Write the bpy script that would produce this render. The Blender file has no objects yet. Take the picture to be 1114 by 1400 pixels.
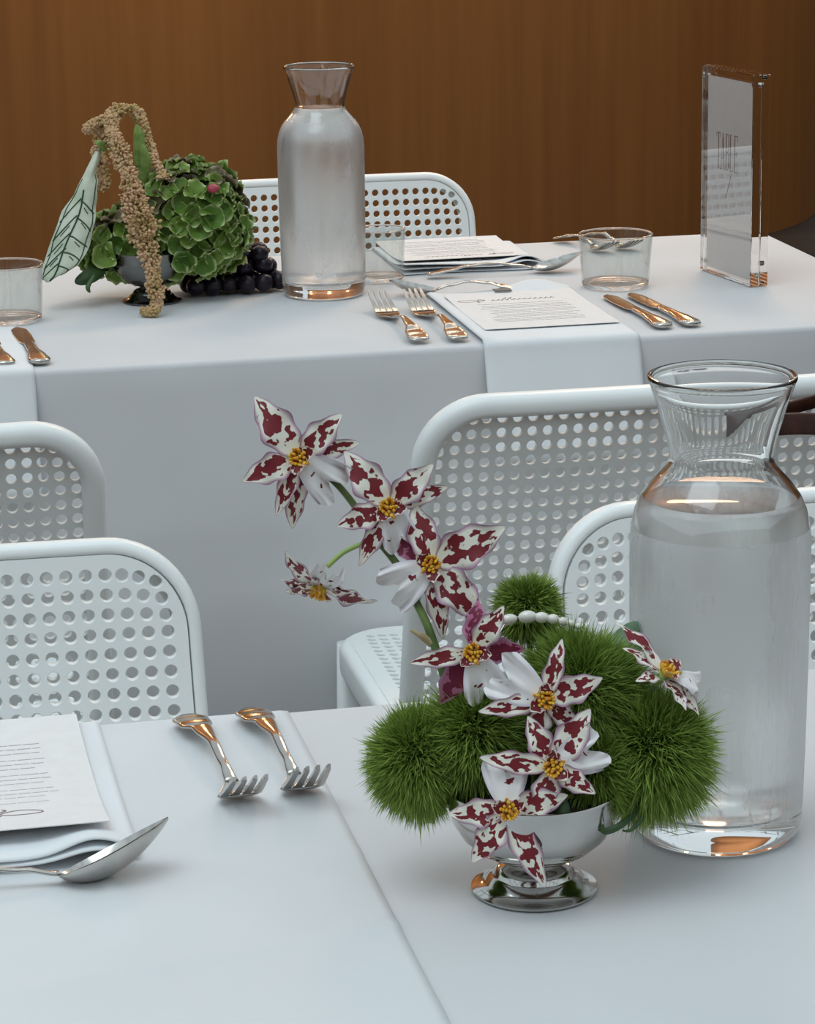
import bpy, math, random
import numpy as np
from mathutils import Vector, Matrix, noise

random.seed(7); rng = np.random.default_rng(7)
SC = bpy.context.scene
COL = SC.collection
PI = math.pi

# ------------------------------------------------------------------ camera
cam_data = bpy.data.cameras.new('camera')
cam_data.sensor_fit = 'VERTICAL'; cam_data.sensor_height = 36.0
cam_data.lens = 36.0 * 3800 / 1400
cam_data.clip_start = 0.02; cam_data.clip_end = 100
cam = bpy.data.objects.new('camera', cam_data); COL.objects.link(cam)
RT = Vector((0.97868, -0.20475, -0.01619)); UP = Vector((0.06791, 0.24818, 0.96633)); FW = Vector((0.19384, 0.94683, -0.2568))
cam.matrix_world = Matrix(((RT.x, UP.x, -FW.x, 0), (RT.y, UP.y, -FW.y, 0), (RT.z, UP.z, -FW.z, 1.339), (0, 0, 0, 1)))
SC.camera = cam

# ------------------------------------------------------------------ world, lamps, exposure
w = bpy.data.worlds.new('world'); SC.world = w; w.use_nodes = True
nt = w.node_tree; nt.nodes.clear()
tc = nt.nodes.new('ShaderNodeTexCoord'); sep = nt.nodes.new('ShaderNodeSeparateXYZ')
rmp = nt.nodes.new('ShaderNodeValToRGB'); bg = nt.nodes.new('ShaderNodeBackground'); out = nt.nodes.new('ShaderNodeOutputWorld')
nt.links.new(tc.outputs['Generated'], sep.inputs[0]); nt.links.new(sep.outputs['Z'], rmp.inputs[0])
nt.links.new(rmp.outputs[0], bg.inputs[0]); nt.links.new(bg.outputs[0], out.inputs[0])
rmp.color_ramp.elements[0].position = 0.0; rmp.color_ramp.elements[0].color = (0.58, 0.63, 0.67, 1)
rmp.color_ramp.elements[1].position = 0.8; rmp.color_ramp.elements[1].color = (0.82, 0.95, 1.0, 1)
bg.inputs[1].default_value = 0.80

def area(name, loc, target, sx, sy, energy, color):
    l = bpy.data.lights.new(name, 'AREA'); l.shape = 'RECTANGLE'; l.size = sx; l.size_y = sy; l.energy = energy; l.color = color
    o = bpy.data.objects.new(name, l); COL.objects.link(o); o.location = loc
    o.rotation_euler = (Vector(target) - Vector(loc)).to_track_quat('-Z', 'Y').to_euler()
    return o
area('skylight_pane', (-0.9, 1.0, 4.8), (0.4, 2.0, 0.75), 2.8, 2.8, 54, (0.82, 0.94, 1.0))
area('wall_washer', (0.4, 6.7, 3.3), (0.4, 7.55, 1.6), 6.0, 0.25, 95, (1.0, 0.76, 0.48))
area('warm_fill', (1.5, 4.4, 2.7), (1.1, 3.2, 0.75), 0.5, 0.5, 13, (1.0, 0.62, 0.38))  # added fill that warms the far table; stands for no known lamp
for k, (lx, ly, lz) in enumerate(((-0.6, 7.2, 2.0), (0.9, 7.2, 2.0), (2.3, 7.3, 2.0), (4.0, 7.0, 2.2))):      # warm wall lamps above the picture
    pl = bpy.data.lights.new('wall_lamp', 'POINT'); pl.energy = 15; pl.color = (1.0, 0.66, 0.34); pl.shadow_soft_size = 0.13
    po = bpy.data.objects.new('wall_lamp', pl); COL.objects.link(po); po.location = (lx, ly, lz)

SC.view_settings.view_transform = 'Standard'; SC.view_settings.look = 'None'
SC.view_settings.gamma = 1.0; SC.view_settings.use_curve_mapping = False
SC.view_settings.exposure = 0.2
cy = SC.cycles
cy.use_denoising = True
cy.max_bounces = 20; cy.transmission_bounces = 20; cy.glossy_bounces = 8; cy.diffuse_bounces = 5; cy.transparent_max_bounces = 16
cy.caustics_refractive = True; cy.caustics_reflective = True; cy.blur_glossy = 0.6; cy.sample_clamp_indirect = 4.0

# ------------------------------------------------------------------ material helpers
def mat(name):
    m = bpy.data.materials.new(name); m.use_nodes = True
    n = m.node_tree.nodes; l = m.node_tree.links
    return m, n, l, n['Principled BSDF']
def simple(name, col, rough=0.5, metal=0.0, spec=0.5, **k):
    m, n, l, p = mat(name)
    p.inputs['Base Color'].default_value = (*col, 1); p.inputs['Roughness'].default_value = rough
    p.inputs['Metallic'].default_value = metal; p.inputs['Specular IOR Level'].default_value = spec
    for a, b in k.items(): p.inputs[a].default_value = b
    return m
def add_noise_color(m, c1, c2, scale, detail=3, stretch=(1, 1, 1), bump=0.0, lo=0.35, hi=0.65, coord='Object', dist=0.001):
    n = m.node_tree.nodes; l = m.node_tree.links; p = n['Principled BSDF']
    t = n.new('ShaderNodeTexCoord'); mp = n.new('ShaderNodeMapping'); mp.inputs['Scale'].default_value = stretch
    nz = n.new('ShaderNodeTexNoise'); nz.inputs['Scale'].default_value = scale; nz.inputs['Detail'].default_value = detail
    r = n.new('ShaderNodeValToRGB'); e = r.color_ramp.elements
    e[0].position = lo; e[0].color = (*c1, 1); e[1].position = hi; e[1].color = (*c2, 1)
    l.new(t.outputs[coord], mp.inputs[0]); l.new(mp.outputs[0], nz.inputs['Vector']); l.new(nz.outputs[0], r.inputs[0]); l.new(r.outputs[0], p.inputs['Base Color'])
    if bump:
        b = n.new('ShaderNodeBump'); b.inputs['Strength'].default_value = bump; b.inputs['Distance'].default_value = dist
        l.new(nz.outputs[0], b.inputs['Height']); l.new(b.outputs[0], p.inputs['Normal'])
    return m

def cloth_mat(name, c1, c2):
    m = simple(name, c1, 0.85, spec=0.15); add_noise_color(m, c1, c2, 6, 2)
    n = m.node_tree.nodes; l = m.node_tree.links; p = n['Principled BSDF']
    t = n.new('ShaderNodeTexCoord')
    nz = n.new('ShaderNodeTexNoise'); nz.inputs['Scale'].default_value = 700; nz.inputs['Detail'].default_value = 1
    n2 = n.new('ShaderNodeTexNoise'); n2.inputs['Scale'].default_value = 9; n2.inputs['Detail'].default_value = 2
    b = n.new('ShaderNodeBump'); b.inputs['Strength'].default_value = 0.12; b.inputs['Distance'].default_value = 0.0004
    b2 = n.new('ShaderNodeBump'); b2.inputs['Strength'].default_value = 0.25; b2.inputs['Distance'].default_value = 0.006
    l.new(t.outputs['Object'], nz.inputs['Vector']); l.new(t.outputs['Object'], n2.inputs['Vector'])
    l.new(nz.outputs[0], b.inputs['Height']); l.new(n2.outputs[0], b2.inputs['Height']); l.new(b2.outputs[0], b.inputs['Normal']); l.new(b.outputs[0], p.inputs['Normal'])
    return m
M = {}
M['cloth'] = cloth_mat('table_linen', (0.63, 0.635, 0.65), (0.66, 0.665, 0.68))
M['overlay'] = cloth_mat('overlay_linen', (0.67, 0.685, 0.70), (0.70, 0.715, 0.73))
M['napkin'] = cloth_mat('napkin_linen', (0.75, 0.775, 0.80), (0.79, 0.815, 0.84))
M['plastic'] = simple('white_plastic', (0.90, 0.93, 0.925), 0.36, spec=0.5)
M['silver'] = add_noise_color(simple('polished_silver', (0.8, 0.78, 0.74), 0.10, 1.0), (0.50, 0.49, 0.47), (0.56, 0.55, 0.53), 40)
M['pewter'] = add_noise_color(simple('dark_pewter', (0.2, 0.2, 0.2), 0.22, 1.0), (0.16, 0.16, 0.155), (0.24, 0.235, 0.23), 40)
M['steel'] = add_noise_color(simple('cutlery_steel', (0.62, 0.60, 0.57), 0.16, 1.0), (0.50, 0.48, 0.455), (0.56, 0.54, 0.515), 60)
M['paper'] = add_noise_color(simple('menu_paper', (0.8, 0.77, 0.75), 0.8, spec=0.2), (0.79, 0.775, 0.77), (0.82, 0.805, 0.80), 90)
M['ink'] = simple('brown_ink', (0.26, 0.16, 0.16), 0.8)
M['faint_ink'] = simple('faint_ink', (0.745, 0.715, 0.71), 0.8)
M['piece'] = simple('dark_grey', (0.16, 0.16, 0.15), 0.7)  # even dark grey for the small flat box at each far menu's head
M['leather'] = add_noise_color(simple('brown_leather', (0.06, 0.02, 0.012), 0.45), (0.035, 0.011, 0.007), (0.085, 0.028, 0.017), 60, 4, bump=0.3)
M['stem'] = add_noise_color(simple('green_stem', (0.08, 0.14, 0.03), 0.5), (0.05, 0.09, 0.02), (0.13, 0.2, 0.045), 60)
M['pedicel'] = simple('pale_stem', (0.3, 0.42, 0.12), 0.5)
M['bract'] = add_noise_color(simple('dry_bract', (0.45, 0.36, 0.2), 0.7), (0.35, 0.27, 0.14), (0.55, 0.46, 0.3), 90)
M['foam'] = add_noise_color(simple('dark_foam', (0.01, 0.012, 0.01), 0.9), (0.006, 0.008, 0.006), (0.02, 0.025, 0.018), 200, bump=0.4)
M['leaf'] = add_noise_color(simple('dark_leaf', (0.03, 0.075, 0.02), 0.45), (0.02, 0.055, 0.015), (0.06, 0.12, 0.035), 50, stretch=(1, 1, 1))
M['greyleaf'] = add_noise_color(simple('eucalyptus_leaf', (0.12, 0.2, 0.12), 0.55), (0.09, 0.16, 0.09), (0.16, 0.25, 0.15), 60)
M['sprig'] = add_noise_color(simple('bright_leaf', (0.2, 0.33, 0.07), 0.5), (0.14, 0.25, 0.05), (0.3, 0.42, 0.12), 80)
M['pearl'] = simple('pearl', (0.78, 0.76, 0.70), 0.18, spec=0.7, **{'Coat Weight': 0.6, 'Sheen Weight': 0.2})
M['grape'] = add_noise_color(simple('grape_skin', (0.02, 0.012, 0.025), 0.3, spec=0.35), (0.006, 0.003, 0.008), (0.026, 0.016, 0.030), 70, 3)
M['bud'] = simple('pink_bud', (0.4, 0.05, 0.08), 0.5)
M['amaranth'] = add_noise_color(simple('amaranth', (0.4, 0.29, 0.17), 0.85, spec=0.1), (0.47, 0.33, 0.15), (0.66, 0.44, 0.28), 55, 3)
M['floor'] = add_noise_color(simple('dark_floor', (0.04, 0.025, 0.02), 0.75, spec=0.15), (0.012, 0.008, 0.007), (0.03, 0.02, 0.016), 3, 4)
M['plaster'] = add_noise_color(simple('dark_plaster', (0.20, 0.16, 0.13), 0.8), (0.17, 0.135, 0.11), (0.22, 0.18, 0.15), 2)
M['beam'] = simple('beam_paint', (0.45, 0.45, 0.46), 0.6)
M['acrylic'] = simple('clear_acrylic', (0.98, 0.965, 0.955), 0.0, **{'Transmission Weight': 1.0, 'IOR': 1.49})
M['glass'] = simple('clear_glass', (0.985, 0.995, 0.99), 0.0, **{'Transmission Weight': 1.0, 'IOR': 1.48})
m, n, l, p = mat('thin_glass'); M['thin_glass'] = m      # thin blown glass: no visible bending, only reflection and a faint tint
tr_ = n.new('ShaderNodeBsdfTransparent'); tr_.inputs[0].default_value = (0.93, 0.945, 0.942, 1); gl_ = n.new('ShaderNodeBsdfGlossy'); gl_.inputs['Roughness'].default_value = 0.03
ge_ = n.new('ShaderNodeNewGeometry'); dp_ = n.new('ShaderNodeVectorMath'); dp_.operation = 'DOT_PRODUCT'; l.new(ge_.outputs['Normal'], dp_.inputs[0]); l.new(ge_.outputs['Incoming'], dp_.inputs[1])
def mth(op, a, b=None):
    q = n.new('ShaderNodeMath'); q.operation = op; l.new(a, q.inputs[0])
    if b is not None: q.inputs[1].default_value = b
    return q.outputs[0]
fr_o = mth('ADD', mth('MULTIPLY', mth('POWER', mth('ADD', mth('MULTIPLY', mth('ABSOLUTE', dp_.outputs['Value']), -1.0), 1.0), 4.0), 0.65), 0.06); mx_ = n.new('ShaderNodeMixShader')
l.new(fr_o, mx_.inputs[0]); l.new(tr_.outputs[0], mx_.inputs[1]); l.new(gl_.outputs[0], mx_.inputs[2]); l.new(mx_.outputs[0], n['Material Output'].inputs[0])
M['water'] = simple('water', (0.985, 0.995, 1.0), 0.0, **{'Transmission Weight': 1.0, 'IOR': 1.33})
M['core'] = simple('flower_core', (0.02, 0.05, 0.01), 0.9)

# misted glass: condensation beads over the chilled body, with streaks where drops ran down
def mist(name, lo, hi, tint):
    m, n, l, p = mat(name)
    p.inputs['Base Color'].default_value = (0.97, 0.985, 0.985, 1); p.inputs['Transmission Weight'].default_value = 1; p.inputs['IOR'].default_value = 1.48
    t = n.new('ShaderNodeTexCoord'); mp = n.new('ShaderNodeMapping'); mp.inputs['Scale'].default_value = (1, 1, 0.16)
    nz = n.new('ShaderNodeTexNoise'); nz.inputs['Scale'].default_value = 30; nz.inputs['Detail'].default_value = 1.5; nz.inputs['Roughness'].default_value = 0.4
    n2 = n.new('ShaderNodeTexNoise'); n2.inputs['Scale'].default_value = 16; n2.inputs['Detail'].default_value = 2
    mx = n.new('ShaderNodeMath'); mx.operation = 'ADD'; mh = n.new('ShaderNodeMath'); mh.operation = 'MULTIPLY'; mh.inputs[1].default_value = 0.5
    l.new(t.outputs['Object'], mp.inputs[0]); l.new(mp.outputs[0], nz.inputs['Vector']); l.new(t.outputs['Object'], n2.inputs['Vector'])
    l.new(nz.outputs[0], mx.inputs[0]); l.new(n2.outputs[0], mx.inputs[1]); l.new(mx.outputs[0], mh.inputs[0])
    r1 = n.new('ShaderNodeMapRange'); r1.inputs[1].default_value = 0.15; r1.inputs[2].default_value = 0.85; r1.inputs[3].default_value = 0.16; r1.inputs[4].default_value = 0.40
    l.new(mh.outputs[0], r1.inputs[0]); l.new(r1.outputs[0], p.inputs['Roughness'])
    df = n.new('ShaderNodeBsdfDiffuse'); df.inputs[0].default_value = (*tint, 1)
    tr = n.new('ShaderNodeBsdfTranslucent'); tr.inputs[0].default_value = (*tint, 1)
    ms = n.new('ShaderNodeMixShader'); ms.inputs[0].default_value = 0.35
    l.new(df.outputs[0], ms.inputs[1]); l.new(tr.outputs[0], ms.inputs[2])
    r2 = n.new('ShaderNodeMapRange'); r2.inputs[1].default_value = 0.36; r2.inputs[2].default_value = 0.64; r2.interpolation_type = 'SMOOTHSTEP'; r2.inputs[3].default_value = lo; r2.inputs[4].default_value = hi
    n3 = n.new('ShaderNodeTexNoise'); n3.inputs['Scale'].default_value = 55; n3.inputs['Detail'].default_value = 4; mp3 = n.new('ShaderNodeMapping'); mp3.inputs['Scale'].default_value = (1, 1, 0.10)
    l.new(t.outputs['Object'], mp3.inputs[0]); l.new(mp3.outputs[0], n3.inputs['Vector']); av = n.new('ShaderNodeMix'); av.inputs[0].default_value = 0.55; l.new(mh.outputs[0], av.inputs[2]); l.new(n3.outputs[0], av.inputs[3]); l.new(av.outputs[0], r2.inputs[0])
    fin = n.new('ShaderNodeMixShader'); l.new(r2.outputs[0], fin.inputs[0]); l.new(p.outputs[0], fin.inputs[1]); l.new(ms.outputs[0], fin.inputs[2])
    l.new(fin.outputs[0], n['Material Output'].inputs[0])
    return m
M['mist'] = mist('misted_glass', 0.22, 0.74, (0.96, 0.98, 0.99))
M['mist_thin'] = mist('lightly_misted_glass', 0.05, 0.34, (0.93, 0.92, 0.94))

# wood veneer, vertical grain
m, n, l, p = mat('wood_veneer'); M['wood'] = m
t = n.new('ShaderNodeTexCoord'); mp = n.new('ShaderNodeMapping'); mp.inputs['Scale'].default_value = (1, 1, 0.035)
nz = n.new('ShaderNodeTexNoise'); nz.inputs['Scale'].default_value = 26; nz.inputs['Detail'].default_value = 7; nz.inputs['Roughness'].default_value = 0.62
mp2 = n.new('ShaderNodeMapping'); mp2.inputs['Scale'].default_value = (1, 1, 0.02)
n2 = n.new('ShaderNodeTexNoise'); n2.inputs['Scale'].default_value = 2.6; n2.inputs['Detail'].default_value = 3
rr = n.new('ShaderNodeValToRGB'); e = rr.color_ramp.elements
e[0].position = 0.3; e[0].color = (0.145, 0.058, 0.015, 1); e[1].position = 0.7; e[1].color = (0.235, 0.103, 0.030, 1)
mx = n.new('ShaderNodeMath'); mx.operation = 'ADD'; mh = n.new('ShaderNodeMath'); mh.operation = 'MULTIPLY'; mh.inputs[1].default_value = 0.5
for a, b in ((t.outputs['Object'], mp.inputs[0]), (t.outputs['Object'], mp2.inputs[0]), (mp.outputs[0], nz.inputs['Vector']), (mp2.outputs[0], n2.inputs['Vector']),
             (nz.outputs[0], mx.inputs[0]), (n2.outputs[0], mx.inputs[1]), (mx.outputs[0], mh.inputs[0]), (mh.outputs[0], rr.inputs[0]), (rr.outputs[0], p.inputs['Base Color'])): l.new(a, b)
p.inputs['Roughness'].default_value = 0.5; p.inputs['Specular IOR Level'].default_value = 0.3

# orchid tepals: cream with maroon blotches and a mauve rim (UV: u along the tepal, v across)
def petal_mat(name, base, rim, blotch, amount):
    m, n, l, p = mat(name)
    uv = n.new('ShaderNodeUVMap'); sp = n.new('ShaderNodeSeparateXYZ'); l.new(uv.outputs[0], sp.inputs[0])
    oi = n.new('ShaderNodeObjectInfo')
    def math_(op, a, b=None):
        q = n.new('ShaderNodeMath'); q.operation = op
        for i, s in enumerate((a, b)):
            if s is None: continue
            if isinstance(s, (int, float)): q.inputs[i].default_value = s
            else: l.new(s, q.inputs[i])
        return q.outputs[0]
    v = math_('ABSOLUTE', math_('SUBTRACT', math_('MULTIPLY', sp.outputs['Y'], 2), 1))
    u = sp.outputs['X']
    mp = n.new('ShaderNodeMapping'); mp.inputs['Scale'].default_value = (3.4, 2.2, 1); l.new(uv.outputs[0], mp.inputs[0])
    nz = n.new('ShaderNodeTexNoise'); nz.noise_dimensions = '4D'; nz.inputs['Scale'].default_value = 1.7; nz.inputs['Detail'].default_value = 1.6; nz.inputs['Roughness'].default_value = 0.55
    l.new(mp.outputs[0], nz.inputs['Vector']); l.new(math_('MULTIPLY', oi.outputs['Random'], 37.0), nz.inputs['W'])
    # blotch mask weighted to the middle of the tepal
    wv = math_('MULTIPLY', math_('POWER', v, 3), 0.30)
    wu = math_('MULTIPLY', math_('POWER', math_('ABSOLUTE', math_('SUBTRACT', math_('MULTIPLY', u, 2), 1.02)), 4), 0.30)
    val = math_('SUBTRACT', math_('SUBTRACT', nz.outputs[0], wv), wu)
    msk = n.new('ShaderNodeMapRange'); msk.inputs[1].default_value = amount; msk.inputs[2].default_value = amount + 0.02; l.new(val, msk.inputs[0])
    rm = n.new('ShaderNodeMapRange'); rm.inputs[1].default_value = 0.70; rm.inputs[2].default_value = 0.96
    l.new(math_('MAXIMUM', v, math_('MULTIPLY', math_('POWER', u, 6), 0.85)), rm.inputs[0])
    c1 = n.new('ShaderNodeMix'); c1.data_type = 'RGBA'; c1.inputs[6].default_value = (*base, 1); c1.inputs[7].default_value = (*rim, 1); l.new(rm.outputs[0], c1.inputs[0])
    c2 = n.new('ShaderNodeMix'); c2.data_type = 'RGBA'; c2.inputs[7].default_value = (*blotch, 1); l.new(c1.outputs[2], c2.inputs[6]); l.new(msk.outputs[0], c2.inputs[0])
    l.new(c2.outputs[2], p.inputs['Base Color'])
    p.inputs['Roughness'].default_value = 0.5; p.inputs['Specular IOR Level'].default_value = 0.3
    return m
M['tepal'] = petal_mat('orchid_tepal', (0.82, 0.80, 0.70), (0.36, 0.19, 0.30), (0.185, 0.018, 0.026), 0.44)
M['tepal_back'] = petal_mat('orchid_tepal_reverse', (0.42, 0.13, 0.24), (0.42, 0.24, 0.34), (0.16, 0.012, 0.04), 0.40)
M['lip'] = petal_mat('orchid_lip', (0.82, 0.80, 0.80), (0.74, 0.70, 0.76), (0.17, 0.012, 0.022), 0.60)
M['claw'] = petal_mat('orchid_lip_base', (0.78, 0.72, 0.6), (0.6, 0.4, 0.4), (0.16, 0.013, 0.02), 0.36)
M['crest'] = add_noise_color(simple('orchid_crest', (0.75, 0.42, 0.03), 0.5), (0.62, 0.24, 0.02), (0.95, 0.66, 0.05), 260, 2)

# leaves/florets with a pale rim (UV as above)
def rim_mat(name, c0, c1, crim, s=0.62):
    m, n, l, p = mat(name)
    uv = n.new('ShaderNodeUVMap'); sp = n.new('ShaderNodeSeparateXYZ'); l.new(uv.outputs[0], sp.inputs[0])
    nz = n.new('ShaderNodeTexNoise'); nz.inputs['Scale'].default_value = 90; t = n.new('ShaderNodeTexCoord'); l.new(t.outputs['Object'], nz.inputs['Vector'])
    oi = n.new('ShaderNodeObjectInfo')
    a = n.new('ShaderNodeMix'); a.data_type = 'RGBA'; a.inputs[6].default_value = (*c0, 1); a.inputs[7].default_value = (*c1, 1)
    av = n.new('ShaderNodeMath'); av.operation = 'MULTIPLY'; l.new(nz.outputs[0], av.inputs[0]); l.new(oi.outputs['Random'], av.inputs[1]); 
    av2 = n.new('ShaderNodeMath'); av2.operation = 'MULTIPLY'; av2.inputs[1].default_value = 1.8; av2.use_clamp = True; l.new(av.outputs[0], av2.inputs[0]); l.new(av2.outputs[0], a.inputs[0])
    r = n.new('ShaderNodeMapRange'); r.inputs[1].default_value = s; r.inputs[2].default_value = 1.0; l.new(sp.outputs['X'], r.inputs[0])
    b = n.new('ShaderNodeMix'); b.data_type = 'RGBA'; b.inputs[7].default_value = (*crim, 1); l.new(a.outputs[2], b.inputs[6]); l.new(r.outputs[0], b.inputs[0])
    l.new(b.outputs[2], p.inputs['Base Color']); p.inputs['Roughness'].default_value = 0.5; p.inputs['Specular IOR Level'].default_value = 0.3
    return m
M['floret'] = rim_mat('hydrangea_green', (0.065, 0.15, 0.018), (0.19, 0.30, 0.05), (0.50, 0.57, 0.26), 0.5)
M['floret_red'] = rim_mat('hydrangea_blushed', (0.11, 0.11, 0.05), (0.18, 0.13, 0.08), (0.45, 0.38, 0.28), 0.5)
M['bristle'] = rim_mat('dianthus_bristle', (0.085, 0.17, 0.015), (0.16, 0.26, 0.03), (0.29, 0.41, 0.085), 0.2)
M['caladium'] = add_noise_color(simple('caladium_white', (0.6, 0.68, 0.58), 0.45), (0.46, 0.53, 0.40), (0.66, 0.70, 0.58), 45, 3)
M['vein'] = simple('caladium_vein', (0.02, 0.065, 0.02), 0.5)

# ------------------------------------------------------------------ object helpers
def tag(o, label=None, cat=None, group=None, kind=None):
    for k, v in (('label', label), ('category', cat), ('group', group), ('kind', kind)):
        if v: o[k] = v
    return o
def thing(name, label, cat, loc=(0, 0, 0), rz=0, group=None):
    o = bpy.data.objects.new(name, None); COL.objects.link(o); o.empty_display_size = 0.02
    o.location = loc; o.rotation_euler = (0, 0, rz)
    return tag(o, label, cat, group)
class G:
    def __init__(s): s.v = []; s.f = []; s.uv = []
    def add(s, vs, fs, uv=None):
        b = len(s.v); s.v.extend([tuple(q) for q in vs]); s.f.extend([tuple(b + i for i in q) for q in fs])
        s.uv.extend(uv if uv is not None else [(0, 0)] * len(vs))
    def off(s, d):
        s.v = [(a[0] - d[0], a[1] - d[1], a[2] - d[2]) for a in s.v]; return s
    def mesh(s, name, material, smooth=True):
        me = bpy.data.meshes.new(name); me.from_pydata(s.v, [], s.f)
        if smooth: me.polygons.foreach_set('use_smooth', [True] * len(me.polygons))
        uvl = me.uv_layers.new(name='UVMap')
        idx = np.empty(len(me.loops), dtype=np.int32); me.loops.foreach_get('vertex_index', idx)
        uvl.data.foreach_set('uv', np.asarray(s.uv, dtype=np.float32)[idx].ravel())
        for mm in (material if isinstance(material, (list, tuple)) else [material]): me.materials.append(mm)
        me.update(); return me
def put(name, me, parent=None, loc=None, mw=None):
    o = bpy.data.objects.new(name, me); COL.objects.link(o)
    if parent: o.parent = parent
    if loc is not None: o.location = loc
    if mw is not None: o.matrix_basis = mw
    return o
def obj(name, g, material, parent=None, loc=None, smooth=True, sharp=None, kind=None):
    me = g.mesh(name, material, smooth)
    if sharp: me.set_sharp_from_angle(angle=math.radians(sharp))
    o = put(name, me, parent, loc)
    if kind: o['kind'] = kind
    return o

def lathe(prof, n=64, closed=False, cap0=False, cap1=False):
    g = G(); k = len(prof)
    for (r, z) in prof:
        for i in range(n):
            a = 2 * PI * i / n; g.v.append((r * math.cos(a), r * math.sin(a), z)); g.uv.append((0, 0))
    for j in range(k if closed else k - 1):
        j2 = (j + 1) % k
        for i in range(n):
            i2 = (i + 1) % n; g.f.append((j * n + i, j * n + i2, j2 * n + i2, j2 * n + i))
    if cap0: g.f.append(tuple(range(n))[::-1])
    if cap1: g.f.append(tuple((k - 1) * n + i for i in range(n)))
    return g
def smooth_path(pts, per=6):
    P = [Vector(p) for p in pts]; o = []
    for i in range(len(P) - 1):
        a = P[max(i - 1, 0)]; b = P[i]; c = P[i + 1]; d = P[min(i + 2, len(P) - 1)]
        for k in range(per):
            t = k / per
            o.append(0.5 * ((2 * b) + (c - a) * t + (2 * a - 5 * b + 4 * c - d) * t * t + (3 * b - a - 3 * c + d) * t ** 3))
    o.append(P[-1]); return o
def tube(g, pts, rad, n=8, cap=True):
    P = [Vector(p) for p in pts]; m_ = len(P); b = len(g.v); ref = Vector((0.3, 0.2, 0.93))
    for i, p in enumerate(P):
        t = (P[min(i + 1, m_ - 1)] - P[max(i - 1, 0)]).normalized()
        if abs(t.dot(ref)) > 0.97: ref = Vector((0.9, 0.3, 0.1))
        s = t.cross(ref).normalized(); u = s.cross(t).normalized(); ref = u
        r = rad(i / (m_ - 1)) if callable(rad) else rad
        for k in range(n):
            a = 2 * PI * k / n; q = p + s * (r * math.cos(a)) + u * (r * math.sin(a)); g.v.append(tuple(q)); g.uv.append((i / (m_ - 1), k / n))
    for i in range(m_ - 1):
        for k in range(n):
            k2 = (k + 1) % n; g.f.append((b + i * n + k, b + i * n + k2, b + (i + 1) * n + k2, b + (i + 1) * n + k))
    if cap:
        g.f.append(tuple(b + k for k in range(n))[::-1]); g.f.append(tuple(b + (m_ - 1) * n + k for k in range(n)))
    return g
def sweep(g, path, section, ref, closed=False):
    """section: (a, b) points; a runs along the side vector, b along ref."""
    P = [Vector(p) for p in path]; m_ = len(P); n = len(section); b0 = len(g.v); ref = Vector(ref)
    for i, p in enumerate(P):
        t = ((P[(i + 1) % m_] - P[i - 1]) if closed else (P[min(i + 1, m_ - 1)] - P[max(i - 1, 0)])).normalized()
        s = t.cross(ref).normalized(); u = s.cross(t).normalized()
        for (a, c) in section: g.v.append(tuple(p + s * a + u * c)); g.uv.append((0, 0))
    for i in range(m_ if closed else m_ - 1):
        j = (i + 1) % m_
        for k in range(n):
            k2 = (k + 1) % n; g.f.append((b0 + i * n + k, b0 + i * n + k2, b0 + j * n + k2, b0 + j * n + k))
    if not closed:
        g.f.append(tuple(b0 + k for k in range(n))[::-1]); g.f.append(tuple(b0 + (m_ - 1) * n + k for k in range(n)))
    return g
def rrect(wx, wy, r, k=5):
    """rounded rectangle section, counter-clockwise"""
    o = []
    for cx, cy, a0 in ((wx / 2 - r, wy / 2 - r, 0), (-wx / 2 + r, wy / 2 - r, PI / 2), (-wx / 2 + r, -wy / 2 + r, PI), (wx / 2 - r, -wy / 2 + r, 1.5 * PI)):
        for i in range(k + 1):
            a = a0 + PI / 2 * i / k; o.append((cx + r * math.cos(a), cy + r * math.sin(a)))
    return o
def box(g, x0, x1, y0, y1, z0, z1):
    v = [(x, y, z) for z in (z0, z1) for y in (y0, y1) for x in (x0, x1)]
    g.add(v, [(0, 2, 3, 1), (4, 5, 7, 6), (0, 1, 5, 4), (2, 6, 7, 3), (0, 4, 6, 2), (1, 3, 7, 5)]); return g
def slab(g, outline, z0, z1, zf=None):
    """prism from a 2-D outline"""
    n = len(outline); zf = zf or (lambda x, y: 0)
    vs = [(x, y, z0 + zf(x, y)) for x, y in outline] + [(x, y, z1 + zf(x, y)) for x, y in outline]
    fs = [tuple(range(n))[::-1], tuple(range(n, 2 * n))] + [(i, (i + 1) % n, n + (i + 1) % n, n + i) for i in range(n)]
    g.add(vs, fs); return g
def sphere(g, c, r, nu=12, nv=8, s=(1, 1, 1), zdir=None):
    c = Vector(c); R = Matrix.Identity(3) if zdir is None else Vector(zdir).to_track_quat('Z', 'Y').to_matrix()
    vs = [c + R @ Vector((0, 0, r * s[2]))]
    for j in range(1, nv):
        th = PI * j / nv
        for i in range(nu):
            a = 2 * PI * i / nu; vs.append(c + R @ Vector((r * s[0] * math.sin(th) * math.cos(a), r * s[1] * math.sin(th) * math.sin(a), r * s[2] * math.cos(th))))
    vs.append(c - R @ Vector((0, 0, r * s[2]))); L = len(vs) - 1; fs = []
    for i in range(nu): fs.append((0, 1 + i, 1 + (i + 1) % nu))
    for j in range(nv - 2):
        for i in range(nu):
            a = 1 + j * nu; i2 = (i + 1) % nu; fs.append((a + i, a + nu + i, a + nu + i2, a + i2))
    a = 1 + (nv - 2) * nu
    for i in range(nu): fs.append((L, a + (i + 1) % nu, a + i))
    g.add(vs, fs); return g

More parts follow.
